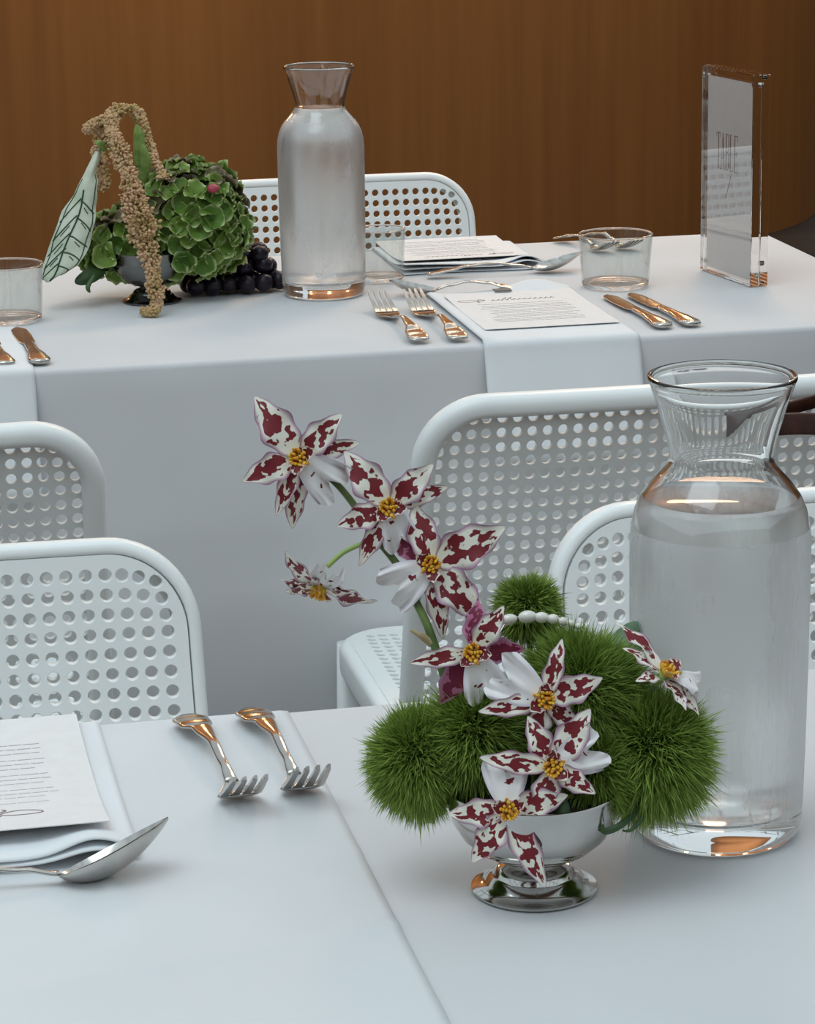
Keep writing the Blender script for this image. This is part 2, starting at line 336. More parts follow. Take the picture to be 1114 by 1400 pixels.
# ------------------------------------------------------------------ setting
g = G(); box(g, -7, 12, -5, 16, -0.06, 0.0); obj('floor', g, M['floor'], smooth=False)['kind'] = 'structure'
plan = [(-6.5, 7.55), (-3, 7.55), (0, 7.55), (2.0, 7.55)]
for i in range(1, 13):
    a = math.radians(6 * i); plan.append((2.0 + 1.1 * math.sin(a), 7.55 + 1.1 * (1 - math.cos(a))))
plan.append((plan[-1][0] + 1.6, plan[-1][1] + 4.9))
g = G(); n0 = len(plan)
for d in (0, 0.12):
    for (x, y) in plan:
        for z in (0, 3.6): g.v.append((x - d * 0.6, y + d, z)); g.uv.append((0, 0))
for i in range(n0 - 1):
    a = 2 * i; b = 2 * n0 + 2 * i
    g.f += [(a, a + 2, a + 3, a + 1), (b, b + 1, b + 3, b + 2), (a + 1, a + 3, b + 3, b + 1), (a, b, b + 2, a + 2)]
g.f += [(0, 1, 2 * n0 + 1, 2 * n0), (2 * n0 - 2, 4 * n0 - 2, 4 * n0 - 1, 2 * n0 - 1)]
o = obj('wall_back', g, M['wood'], sharp=30); o['kind'] = 'structure'
g = G(); box(g, -6.7, -6.5, -4, 7.55, 0, 2.6); obj('wall_left', g, M['plaster'], smooth=False)['kind'] = 'structure'
g = G(); box(g, 7.0, 7.2, -4, 14, 0, 3.0); obj('wall_right', g, M['wood'], smooth=False)['kind'] = 'structure'
g = G(); box(g, -6.7, 7.2, -4.2, -4, 0, 3.0); obj('wall_front', g, M['wood'], smooth=False)['kind'] = 'structure'
g = G()
for k in range(10): box(g, -6.5 + 1.4 * k, -6.42 + 1.4 * k, -4, 9, 5.0, 5.12)
for k in range(10): box(g, -6.5, 7, -3.8 + 1.4 * k, -3.72 + 1.4 * k, 5.02, 5.10)
obj('ceiling', g, M['beam'], smooth=False)['kind'] = 'structure'

# ------------------------------------------------------------------ tables and cloths
def outline(x0, x1, y0, y1, r, step=0.012):
    pts = []
    def seg(ax, ay, bx, by):
        n_ = max(1, int(math.hypot(bx - ax, by - ay) / step))
        for i in range(n_): pts.append((ax + (bx - ax) * i / n_, ay + (by - ay) * i / n_))
    def arc(cx, cy_, a0):
        for i in range(8):
            a = a0 + PI / 2 * i / 8; pts.append((cx + r * math.cos(a), cy_ + r * math.sin(a)))
    seg(x0 + r, y0, x1 - r, y0); arc(x1 - r, y0 + r, -PI / 2); seg(x1, y0 + r, x1, y1 - r); arc(x1 - r, y1 - r, 0)
    seg(x1 - r, y1, x0 + r, y1); arc(x0 + r, y1 - r, PI / 2); seg(x0, y1 - r, x0, y0 + r); arc(x0 + r, y0 + r, PI)
    return pts
def tablecloth(label, x0, x1, y0, y1, zt, drop, back):
    g = G(); cx, cy_ = (x0 + x1) / 2, (y0 + y1) / 2
    ol = outline(x0, x1, y0, y1, 0.02); n_ = len(ol); re = 0.006
    corners = [(a, b) for a in (x0, x1) for b in (y0, y1)]
    rings = []
    rings.append([(cx + (x - cx) * 0.3, cy_ + (y - cy_) * 0.3, zt) for x, y in ol])
    for k in range(4):
        a = PI / 2 * k / 3; ins = re * (1 - math.sin(a))
        rings.append([(x - ins * (1 if x > cx + .0 and abs(x - x1) < .03 else -1 if abs(x - x0) < .03 else 0), y - ins * (1 if abs(y - y1) < .03 else -1 if abs(y - y0) < .03 else 0), zt - re * (1 - math.cos(a))) for x, y in ol])
    N = 26
    for k in range(1, N + 1):
        d = k / N; ring = []
        for i, (x, y) in enumerate(ol):
            dc = min(math.hypot(x - a, y - b) for a, b in corners)
            nx, ny = (0, -1) if abs(y - y0) < .002 else (0, 1) if abs(y - y1) < .002 else (-1, 0) if abs(x - x0) < .002 else (1, 0) if abs(x - x1) < .002 else ((x - cx) / abs(x - cx) * .7, (y - cy_) / abs(y - cy_) * .7)
            f = 0.010 * d * noise.noise((x * 3.2 + y * 2, d * 1.2, 1.7)) + 0.004 * d + 0.05 * d * math.exp(-(dc / 0.09) ** 2)
            side = min(1, max(0, (y - y0) / (y1 - y0))); zc = zt - re - (drop + (back - drop) * side) * d
            f += 0.0034 * math.exp(-((zc - 0.545) / 0.006) ** 2) - 0.0022 * math.exp(-((zc - 0.530) / 0.012) ** 2)   # fold crease
            ring.append((x + nx * f, y + ny * f, zc))
        rings.append(ring)
    for r_ in rings:
        for q in r_: g.v.append(q); g.uv.append((0, 0))
    for j in range(len(rings) - 1):
        for i in range(n_):
            i2 = (i + 1) % n_; g.f.append((j * n_ + i, (j + 1) * n_ + i, (j + 1) * n_ + i2, j * n_ + i2))
    g.f.append(tuple(range(n_)))
    o = obj('tablecloth', g.off((cx, cy_, zt)), M['cloth'], loc=(cx, cy_, zt)); return tag(o, label, 'tablecloth')
def table(label, x0, x1, y0, y1, zt):
    cx, cy_ = (x0 + x1) / 2, (y0 + y1) / 2
    t_ = thing('dining_table', label, 'table', (cx, cy_, 0)); hx, hy = (x1 - x0) / 2 - .007, (y1 - y0) / 2 - .007
    g = G(); slab(g, rrect(2 * hx, 2 * hy, .02), zt - .03, zt - .002); obj('tabletop', g, M['plaster'], t_, sharp=40)
    for sx in (-1, 1):
        for sy in (-1, 1):
            g = G(); sweep(g, [(sx * (hx - .06), sy * (hy - .06), 0), (sx * (hx - .06), sy * (hy - .06), zt - .03)], rrect(.05, .05, .008), (1, 0, 0)); obj('leg', g, M['plaster'], t_, sharp=40)
table('near table hidden under the white cloths in the foreground', -0.62, 1.5, 1.06, 1.7, 0.745)
table('far table hidden under the grey-white cloth before the wooden wall', -0.62, 1.19, 2.825, 3.46, 0.745)
tablecloth('plain white tablecloth on the near table under the silver flower bowl', -0.62, 1.5, 1.06, 1.7, 0.75, 0.55, 0.26)
tablecloth('long white tablecloth on the far table with front drop in shade', -0.62, 1.19, 2.825, 3.46, 0.75, 0.70, 0.26)

# second cloth laid over the left part of the near table
def ridge(x, y, ax, ay, bx, by, w_, h):
    dx, dy = bx - ax, by - ay; L = math.hypot(dx, dy); d = ((x - ax) * dy - (y - ay) * dx) / L
    return h * math.exp(-(d / w_) ** 2)
def strip_cloth(name, label, cat, x0, x1, prof, zfun, th, material, nx, parent_loc, wav=None):
    """a cloth strip: prof = list of (y, z, ny, nz); thickness th; zfun displaces along the normal"""
    g = G(); P = len(prof)
    for s in (1, 0):
        for j, (y, z, ny, nz_) in enumerate(prof):
            for i in range(nx + 1):
                f = i / nx; x = x0 + (x1 - x0) * f
                e = min(i, nx - i) / 2.0; rnd = (1 - math.sqrt(max(0, 1 - (1 - min(e, 1)) ** 2))) * th * 0.5
                d = zfun(x, y, z, f, j / (P - 1)) + (th - rnd if s else rnd * 0.5)
                yy = y + (wav(f, j / (P - 1)) if wav else 0)
                g.v.append((x, yy + ny * d, z + nz_ * d)); g.uv.append((0, 0))
    A = (nx + 1) * P
    for j in range(P - 1):
        for i in range(nx):
            a = j * (nx + 1) + i; g.f.append((a, a + 1, a + nx + 2, a + nx + 1)); g.f.append((A + a, A + a + nx + 1, A + a + nx + 2, A + a + 1))
    for j in range(P - 1):
        a = j * (nx + 1); g.f.append((a, a + nx + 1, A + a + nx + 1, A + a)); a += nx; g.f.append((a, A + a, A + a + nx + 1, a + nx + 1))
    for i in range(nx):
        g.f.append((i, A + i, A + i + 1, i + 1)); a = (P - 1) * (nx + 1) + i; g.f.append((a, a + 1, A + a + 1, A + a))
    if isinstance(parent_loc, bpy.types.Object):
        return obj(name, g.off(parent_loc.location), material, parent_loc)
    o = obj(name, g.off(parent_loc), material, loc=parent_loc); return tag(o, label, cat)
def over_edge(ystart, yedge, zt, drop, sgn, n1=30, re=0.006, swing=0.0):
    """profile running from ystart across the top, round the table edge and down"""
    pr = [(ystart + (yedge - sgn * re - ystart) * i / n1, zt, 0, 1) for i in range(n1 + 1)]
    for k in range(1, 6):
        a = PI / 2 * k / 5; pr.append((yedge - sgn * re + sgn * re * math.sin(a), zt - re + re * math.cos(a), sgn * math.sin(a), math.cos(a)))
    for k in range(1, 9): pr.append((yedge + sgn * swing * drop * (k / 8), zt - re - drop * k / 8, sgn, 0))
    return pr
def oz(x, y, z, f, t_):
    if z < 0.745: return 0.001
    h = ridge(x, y, 0.0535, 1.2981, 0.2386, 1.3314, 0.005, 0.0014) + ridge(x, y, 0.125, 1.40, 0.155, 1.10, 0.005, 0.0013) + ridge(x, y, 0.09, 1.36, 0.30, 1.46, 0.006, 0.0008)
    h += ridge(x, y, 0.256, 1.10, 0.256, 1.70, 0.0022, -0.0005) * 1.0
    h += 0.0010 * (0.5 + 0.5 * noise.noise((x * 14, y * 9, 0.3))) * min(1, (1.68 - y) * 12 if y < 1.68 else 0)
    return h
strip_cloth('table_runner', 'white overlay cloth with fold creases under the forks on the near table', 'table runner', -0.6, 0.2655, over_edge(1.075, 1.7, 0.7504, 0.24, 1, 90), oz, 0.0016, M['overlay'], 150, (-0.17, 1.39, 0.75))

# ------------------------------------------------------------------ perforated plastic chair
def perforated(nc, nr, p_, W, H, rc, mapf, corners, hr=0.0046, nrg=16, x_off=0, y_off=0):
    """plate with round holes; mapf(x, y, side) -> 3-D point; corners = which of the 4 corners are rounded"""
    g = G(); keys = {}
    xs = [-W / 2] + [(-nc / 2 + i) * p_ + x_off for i in range(nc + 1)] + [W / 2]
    ys = [-H / 2] + [(-nr / 2 + i) * p_ + y_off for i in range(nr + 1)] + [H / 2]
    def cm(x, y):
        c = (0 if x < 0 else 1) + (0 if y < 0 else 2); ax = abs(x) - (W / 2 - rc); ay = abs(y) - (H / 2 - rc)
        if c in corners and ax > 0 and ay > 0:
            u, v = ax / rc, ay / rc
            x = math.copysign(W / 2 - rc + rc * u * math.sqrt(1 - v * v / 2), x); y = math.copysign(H / 2 - rc + rc * v * math.sqrt(1 - u * u / 2), y)
        return x, y
    def V(x, y, s, key=True):
        k = (round(x, 6), round(y, 6), s)
        if key and k in keys: return keys[k]
        g.v.append(tuple(mapf(*cm(x, y), s))); g.uv.append((0, 0))
        if key: keys[k] = len(g.v) - 1
        return len(g.v) - 1
    for i in range(nc + 2):
        for j in range(nr + 2):
            x0, x1, y0, y1 = xs[i], xs[i + 1], ys[j], ys[j + 1]; xm, ym = (x0 + x1) / 2, (y0 + y1) / 2
            bp = [(x1, ym), (x1, y1), (xm, y1), (x0, y1), (x0, ym), (x0, y0), (xm, y0), (x1, y0)]
            hole = 1 <= i <= nc and 1 <= j <= nr
            ring = {}
            for s in (0, 1):
                B = [V(x, y, s) for x, y in bp]
                if not hole:
                    g.f.append(tuple(B) if s else tuple(B[::-1])); continue
                q = nrg // 8
                hx, hy = cm(xm, ym)
                def raw(r, k, t_):
                    g.v.append(tuple(mapf(hx + r * math.cos(2 * PI * k / nrg), hy + r * math.sin(2 * PI * k / nrg), t_))); g.uv.append((0, 0)); return len(g.v) - 1
                R = [raw(hr + .0005, k, s) for k in range(nrg)]
                R2 = [raw(hr, k, s * 0.8 + 0.1) for k in range(nrg)]
                ring[s] = R2
                for a in range(8):
                    b = (a + 1) % 8; rr_ = [R[(a * q + k) % nrg] for k in range(q + 1)]
                    fc = [B[a], B[b]] + rr_[::-1]; g.f.append(tuple(fc) if s else tuple(fc[::-1]))
                for k in range(nrg):
                    k2 = (k + 1) % nrg; fc = (R[k], R[k2], R2[k2], R2[k]); g.f.append(fc if s else fc[::-1])
            if hole:
                for k in range(nrg):
                    k2 = (k + 1) % nrg; g.f.append((ring[1][k], ring[1][k2], ring[0][k2], ring[0][k]))
    # rim of the plate
    per = [(x, ys[0]) for x in xs] + [(xs[-1], y) for y in ys[1:]] + [(x, ys[-1]) for x in xs[-2::-1]] + [(xs[0], y) for y in ys[-2:0:-1]]
    full = []
    for k in range(len(per)):
        a, b = per[k], per[(k + 1) % len(per)]; full += [a, ((a[0] + b[0]) / 2, (a[1] + b[1]) / 2)]
    for k in range(len(full)):
        a, b = full[k], full[(k + 1) % len(full)]; g.f.append((V(*a, 1), V(*a, 0), V(*b, 0), V(*b, 1)))
    return g
ZT = 0.805
def hw(z): return 0.236 + (0.74 - z) * 0.012
def by(x, z): return -0.158 - 0.082 * (z - 0.46) / 0.345 - 0.008 * (1 - (x / 0.236) ** 2)
# back frame path: up the left post, round the corners, down the right post
def frame_path(ins=0.010, r=0.066):
    P = []
    def q(x, z): P.append((x, by(x, z), z))
    for k in range(9): z = 0.44 + (ZT - r - 0.44) * k / 8; q(-(hw(z) - ins), z)
    w_ = hw(ZT - r)
    for k in range(1, 12): a = PI - PI / 2 * k / 12; q(-(w_ - r) + (r - ins) * math.cos(a), ZT - r + (r - ins) * math.sin(a))
    for k in range(13): q(-(w_ - r) + 2 * (w_ - r) * k / 12, ZT - ins)
    for k in range(1, 12): a = PI / 2 - PI / 2 * k / 12; q((w_ - r) + (r - ins) * math.cos(a), ZT - r + (r - ins) * math.sin(a))
    for k in range(9): z = ZT - r - (ZT - r - 0.44) * k / 8; q(hw(z) - ins, z)
    return P
CH = {}
g = G(); sec = [(-0.0105, 0.004), (-0.0105, -0.0015)] + [(-0.0045 - 0.006 * math.cos(a), -0.0015 - 0.006 * math.sin(a)) for a in (PI / 6, PI / 3, PI / 2)] + [(0.0005, -0.008)] + [(0.001 + 0.0095 * math.sin(a), 0.0015 - 0.0095 * math.cos(a)) for a in (PI / 6, PI / 3, PI / 2)]
sec += [(0.0105, 0.008)] + [(0.0045 + 0.006 * math.cos(a), 0.008 + 0.006 * math.sin(a)) for a in (PI / 6, PI / 3, PI / 2)] + [(0.0030, 0.014), (0.0014, 0.0132), (0.0010, 0.012), (0.0010, 0.004)]
sweep(g, frame_path(), sec[::-1], (0, 1, 0)); CH['back_frame'] = g.mesh('back_frame', M['plastic']); CH['back_frame'].set_sharp_from_angle(angle=math.radians(50))
Hp = 0.325; zc = ZT - 0.0093 - Hp / 2
def backmap(x, y, s):
    z = zc + y; k = (hw(z) - 0.0103) / (0.236 - 0.0103)
    return (x * k, by(x * k, z) + 0.0080 + 0.0060 * s, z)
g = perforated(31, 21, 0.0141, 0.4514, Hp, 0.056, backmap, (2, 3), y_off=Hp / 2 - 0.0145 + 0.00705 - 21 * 0.0141 / 2)
g.f = [f[::-1] for f in g.f]
CH['back_panel'] = g.mesh('back_panel', M['plastic']); CH['back_panel'].set_sharp_from_angle(angle=math.radians(40))
def seatmap(x, y, s): return (x, y + 0.012, 0.446 + 0.006 * s - 0.006 * (1 - (x / 0.22) ** 2) * (1 if y > -0.2 else 0.6))
g = perforated(30, 28, 0.0138, 0.446, 0.418, 0.05, seatmap, (2, 3)); CH['seat_panel'] = g.mesh('seat_panel', M['plastic']); CH['seat_panel'].set_sharp_from_angle(angle=math.radians(40))
sp_ = [(x, y + 0.012) for x, y in rrect(0.452, 0.424, 0.055, 8)]
g = G(); sweep(g, [(x, y, 0.432) for x, y in sp_], rrect(0.020, 0.036, 0.008, 4), (0, 0, 1), closed=True); CH['seat_frame'] = g.mesh('seat_frame', M['plastic'])
for key, sx, y0, y1 in (('leg_fl', -1, 0.202, 0.222), ('leg_fr', 1, 0.202, 0.222), ('leg_rl', -1, -0.160, -0.215), ('leg_rr', 1, -0.160, -0.215)):
    g = G(); sweep(g, [(sx * 0.2195, y0, 0.442), (sx * 0.222, (y0 + y1) / 2, 0.22), (sx * 0.228, y1, 0.0)], rrect(0.027, 0.027, 0.009, 4), (0, 1, 0)); CH[key] = g.mesh('leg', M['plastic'])
def chair(x, y, rz, label):
    t_ = thing('perforated_chair', label, 'chair', (x, y, 0), rz, 'white perforated plastic chairs')
    for k in ('back_frame', 'back_panel', 'seat_panel', 'seat_frame'): put(k, CH[k], t_)
    for k in ('leg_fl', 'leg_fr', 'leg_rl', 'leg_rr'): put('leg', CH[k], t_)
chair(0.725, 2.585, 0, 'white perforated chair with a brown strap on its back, turned to the far table')
chair(-0.022, 2.585, 0, 'white perforated chair at far left seen from behind, below the hanging napkin')
chair(0.004, 1.715, PI, 'white perforated chair tucked under the near table behind the two near forks')
chair(0.739, 1.715, PI, 'white perforated chair behind the green flower balls and the near carafe')
chair(0.63, 3.515, PI, 'white perforated chair behind the far table, before the wooden wall')

# leather strap hung round the centre chair's back, running out to a bag on its right side
st = thing('shoulder_bag', 'dark brown leather bag strap hung on the chair behind the near carafe', 'bag', (0.98, 2.27, 0.40))
sp = smooth_path([(0.765, 2.300, 0.770), (0.80, 2.288, 0.775), (0.84, 2.278, 0.7755), (0.90, 2.270, 0.765), (0.95, 2.268, 0.72), (0.975, 2.27, 0.62), (0.985, 2.27, 0.55)], 6)
g = G(); sweep(g, sp, rrect(0.020, 0.0035, 0.0015, 2), (0, 1, 0.0)); obj('strap', g.off(st.location), M['leather'], st)
sp = smooth_path([(0.765, 2.312, 0.776), (0.80, 2.306, 0.781), (0.84, 2.305, 0.789), (0.90, 2.306, 0.80), (0.955, 2.30, 0.79), (0.985, 2.28, 0.70), (0.99, 2.27, 0.55)], 6)
g = G(); sweep(g, sp, rrect(0.014, 0.0035, 0.0015, 2), (0, 1, 0.3)); obj('strap', g.off(st.location), M['leather'], st)
g = G(); sweep(g, [(0, 0, -0.10), (0, 0, -0.08), (0, 0, 0.1), (0, 0, 0.16)], rrect(0.22, 0.07, 0.03, 5), (0, 1, 0)); obj('bag_body', g, M['leather'], st)

# ------------------------------------------------------------------ carafes
def carafe(name, label, loc, water_z, mist_z, mist_m, rz=0):
    t_ = thing(name, label, 'carafe', loc, rz, 'glass water carafes')
    outp = [(0.0, 0.0012), (0.034, 0.0010), (0.040, 0.0), (0.0445, 0.0012), (0.0475, 0.005), (0.0485, 0.011), (0.0487, 0.018), (0.0495, 0.05), (0.0502, 0.10), (0.0505, 0.15), (0.0505, 0.172), (0.0498, 0.182), (0.0478, 0.191), (0.0445, 0.1985), (0.0395, 0.2055), (0.0340, 0.2115), (0.0300, 0.2165), (0.0288, 0.2200), (0.0290, 0.2240), (0.0318, 0.2360), (0.0365, 0.2520), (0.0403, 0.2632)]
    rim = [(0.0412, 0.2652), (0.0410, 0.2668), (0.0398, 0.2672), (0.0389, 0.2660)]
    inp = [(0.0380, 0.2625), (0.0342, 0.2520), (0.0293, 0.2360), (0.0266, 0.2240), (0.0264, 0.2200), (0.0276, 0.2160), (0.0318, 0.2105), (0.0376, 0.2038), (0.0424, 0.1970), (0.0455, 0.1900), (0.0474, 0.1810), (0.0480, 0.172), (0.0480, 0.15), (0.0477, 0.10), (0.0470, 0.05), (0.0462, 0.028), (0.0450, 0.0205), (0.0415, 0.0175), (0.03, 0.0165), (0.0, 0.0162)]
    prof = outp + rim + inp; g = lathe(prof, 96); n_ = 96
    me = g.mesh('glass', [M['glass'], M[mist_m]])
    for j in range(len(outp) - 1):
        z = (prof[j][1] + prof[j + 1][1]) / 2
        if 0.02 < z < mist_z:
            for i in range(n_): me.polygons[j * n_ + i].material_index = 1
    put('glass', me, t_)
    zs = [z for z in np.linspace(0.0160, water_z, 40)]
    def rin(z):
        ip = inp[::-1]
        for (r0, z0), (r1, z1) in zip(ip, ip[1:]):
            if z0 <= z <= z1: return r0 + (r1 - r0) * (z - z0) / max(z1 - z0, 1e-6)
        return ip[-1][0]
    pw = [(0.0, 0.0158), (0.03, 0.0161)] + [(rin(max(z, 0.0175)) + 0.0003, z) for z in zs if z > 0.0172]
    pw += [(pw[-1][0], water_z), (pw[-1][0] - 0.0012, water_z - 0.0003), (0.0, water_z - 0.0006)]
    wo = obj('water', lathe(pw, 96), M['water'], t_); return t_
carafe('water_carafe', 'large near glass carafe misted with cold, beside the silver flower bowl', (0.4705, 1.4295, 0.75), 0.198, 0.186, 'mist', 0.6)
carafe('water_carafe', 'far glass carafe filled to the neck, beside the dark grapes', (0.5535, 3.1694, 0.75), 0.2195, 0.205, 'mist_thin', 2.1)

# ------------------------------------------------------------------ tumblers
def tumbler(x, y, r, h, label):
    t_ = thing('tumbler', label, 'glass', (x, y, 0.7508), 0, 'low clear tumblers on the far table')
    base = [(0.0, 0.0008), (r * .78, 0.0005), (r * .84, 0.0), (r * .885, 0.0012), (r * .905, 0.0055), (r * .87, 0.0062), (r * .7, 0.0052), (0.0, 0.0050)]
    wall = [(r * .905, 0.0055), (r * .95, h * .5), (r, h - 0.0010), (r - 0.0003, h), (r - 0.0010, h), (r - 0.0013, h - 0.0010), (r * .95 - .0014, h * .5), (r * .905 - .0018, 0.0065)]
    rim = [(r - 0.0005 + 0.0010 * math.cos(q * PI / 4), h - 0.0002 + 0.0010 * math.sin(q * PI / 4)) for q in range(8)]
    obj('rim', lathe(rim, 64, closed=True), M['glass'], t_)
    obj('wall', lathe(wall, 64), M['thin_glass'], t_); obj('base', lathe(base, 64), M['glass'], t_)
tumbler(0.8935, 3.120, 0.0435, 0.062, 'clear tumbler on the far table behind the two far right knives')
tumbler(0.636, 3.242, 0.0300, 0.062, 'clear tumbler half hidden behind the far carafe')
tumbler(0.1830, 3.110, 0.0405, 0.064, 'clear tumbler at the left edge below the white-veined leaf')

# ------------------------------------------------------------------ cutlery
def width_mesh(stations, th, material, name, crown=0.0012, n=8):
    """stations: (y, z, half width) down the length; flat bar with rounded edges and a slight crown"""
    g = G(); k = 2 * n
    for (y, z, w_) in stations:
        for i in range(k):
            a = 2 * PI * i / k; cx = math.cos(a); sz = math.sin(a)
            x = w_ * math.copysign(abs(cx) ** 0.6, cx); g.v.append((x, y, z + th / 2 * math.copysign(abs(sz) ** 0.8, sz) + crown * (1 - (x / max(w_, 1e-5)) ** 2) * 0.5)); g.uv.append((0, 0))
    for j in range(len(stations) - 1):
        for i in range(k):
            i2 = (i + 1) % k; g.f.append((j * k + i, j * k + i2, (j + 1) * k + i2, (j + 1) * k + i))
    g.f.append(tuple(range(k))[::-1]); g.f.append(tuple((len(stations) - 1) * k + i for i in range(k)))
    return g
def interp(piece, t):
    for a, b in zip(piece, piece[1:]):
        if a[0] <= t <= b[0]:
            f = (t - a[0]) / (b[0] - a[0]); f = f * f * (3 - 2 * f); return [p + (q - p) * f for p, q in zip(a[1:], b[1:])]
    return list(piece[-1][1:])
HAND = [(0, 0.003, 0.0070), (0.02, 0.0032, 0.0100), (0.07, 0.0042, 0.0118), (0.2, 0.0065, 0.0108), (0.36, 0.0105, 0.0062), (0.62, 0.0125, 0.0033), (0.85, 0.0085, 0.0030), (1.0, 0.0048, 0.0042)]
def handle(L, zs=1.0, scale=1.0):
    st_ = []
    for i in range(41):
        z, w_ = interp(HAND, i / 40); st_.append((-L * i / 40, 0.0018 + (z - 0.0018) * zs, w_ * scale))
    return st_
def fork(x, y, rz, label, Lh, Ls, rise, steep, wid=0.0135, group='forks', zt=0.7525, tilt=0.0):
    """origin at the handle end; runs towards local -Y"""
    t_ = thing('dinner_fork', label, 'fork', (x, y, zt), rz, group); t_.rotation_euler.x = tilt
    obj('handle', width_mesh(handle(Lh), 0.003, M['steel'], 'handle'), M['steel'], t_)
    y0 = -Lh; root = 0.42 * Ls
    def zf(s):  # s: distance along the head, 0 at the neck
        f = s / Ls; return 0.0048 + (-0.0030) * math.sin(min(f / 0.45, 1) * PI / 2) + rise * max(0, (f - 0.30) / 0.70) ** steep
    S = []
    for i in range(13):
        f = i / 12; S.append((y0 - root * f, zf(root * f), 0.0042 + (wid - 0.0042) * (math.sin(f * PI / 2) ** 1.3)))
    obj('fork_head', width_mesh(S, 0.0024, M['steel'], 'h', -0.0022), M['steel'], t_)
    for k in range(4):
        xc = -wid + wid * 2 * (k + 0.5) / 4
        g = G(); pts = []
        P = [Vector((xc * (1 - 0.06 * i / 10), y0 - root * 0.97 - (Ls - root * 0.97) * i / 10, zf(root * 0.97 + (Ls - root * 0.97) * i / 10))) for i in range(11)]
        for i, p in enumerate(P):
            f = i / 10; w2 = wid / 4 * 0.80 * (1 - 0.45 * f) * (1 if f < .95 else 0.6)
            for (a, c) in ((w2, .0011), (-w2, .0011), (-w2, -.0011), (w2, -.0011)):
                g.v.append((p.x + a, p.y, p.z + c)); g.uv.append((0, 0))
        for i in range(10):
            for q in range(4): g.f.append((4 * i + q, 4 * i + (q + 1) % 4, 4 * i + 4 + (q + 1) % 4, 4 * i + 4 + q))
        g.f += [(3, 2, 1, 0), (40, 41, 42, 43)]
        obj('tine', g, M['steel'], t_, sharp=50)
    return t_
def spoon(x, y, rz, label, Lh, Lb, wid, rise, group='spoons', zt=0.7525, hscale=0.8, roll=0.0, deep=0.0085):
    t_ = thing('dessert_spoon', label, 'spoon', (x, y, zt), rz, group)
    obj('handle', width_mesh(handle(Lh, 1.0, hscale), 0.0028, M['steel'], 'handle'), M['steel'], t_)
    g = G(); NU, NV = 22, 12
    for s in (0, 1):
        for i in range(NU + 1):
            f = i / NU; hwid = max(0.0032 if f < .06 else 0.0008, wid * (math.sin(PI * min(1, f ** 0.80)) ** 0.62)) if 0 < f < 1 else (0.0034 if f == 0 else 0.0006)
            zrim = 0.0048 + rise * f ** 1.15
            depth = deep * math.sin(PI * f) ** 0.8 if 0 < f < 1 else 0.0
            for j in range(NV + 1):
                v = -1 + 2 * j / NV
                z = zrim - depth * (1 - v * v) - s * 0.0016
                g.v.append((hwid * v, -Lh - Lb * f, z)); g.uv.append((0, 0))
    zmin = min(q[2] for q in g.v); 
    A = (NU + 1) * (NV + 1)
    for i in range(NU):
        for j in range(NV):
            a = i * (NV + 1) + j; g.f.append((a, a + NV + 1, a + NV + 2, a + 1)); g.f.append((A + a, A + a + 1, A + a + NV + 2, A + a + NV + 1))
    for i in range(NU):
        a = i * (NV + 1); g.f.append((a, A + a, A + a + NV + 1, a + NV + 1)); a += NV; g.f.append((a, a + NV + 1, A + a + NV + 1, A + a))
    for j in range(NV):
        g.f.append((j, j + 1, A + j + 1, A + j)); a = NU * (NV + 1) + j; g.f.append((a, A + a, A + a + 1, a + 1))
    obj('spoon_bowl', g, M['steel'], t_, sharp=60)
    t_.location.z = zt + max(0, -zmin); t_.rotation_euler.y = roll; return t_
def knife(x, y, rz, label, group='knives', L=0.205, zt=0.7515):
    t_ = thing('table_knife', label, 'knife', (x, y, zt), rz, group)
    Lh = L * 0.50; S = [(-Lh * i / 30, *interp([(0, 0.0032, 0.004), (0.04, 0.0034, 0.0100), (0.12, 0.004, 0.0118), (0.3, 0.0045, 0.0098), (0.65, 0.0042, 0.0062), (1, 0.0036, 0.0056)], i / 30)) for i in range(31)]
    obj('handle', width_mesh(S, 0.0050, M['steel'], 'handle', 0.0016), M['steel'], t_)
    S = [(-Lh - (L - Lh) * i / 20, *interp([(0, 0.0033, 0.0056), (0.12, 0.0028, 0.0088), (0.55, 0.0024, 0.0098), (0.85, 0.0022, 0.0090), (0.96, 0.0021, 0.0055), (1, 0.002, 0.0015)], i / 20)) for i in range(21)]
    obj('blade', width_mesh(S, 0.0018, M['steel'], 'blade', 0.0003), M['steel'], t_)
# near table
fork(0.1985, 1.684, 0.075, 'left fork of the pair on the white overlay, beside the menu card', 0.130, 0.053, 0.024, 1.15, group='forks on the near table', zt=0.7538)
fork(0.2395, 1.687, 0.055, 'right fork of the near pair, by the overlay edge', 0.130, 0.053, 0.026, 1.15, group='forks on the near table', zt=0.7538)
spoon(-0.035, 1.432, PI / 2 + 0.0, 'large silver spoon with raised bowl on the near white overlay', 0.130, 0.062, 0.0185, 0.026, group=None, zt=0.7530, roll=0.30, deep=0.0125)
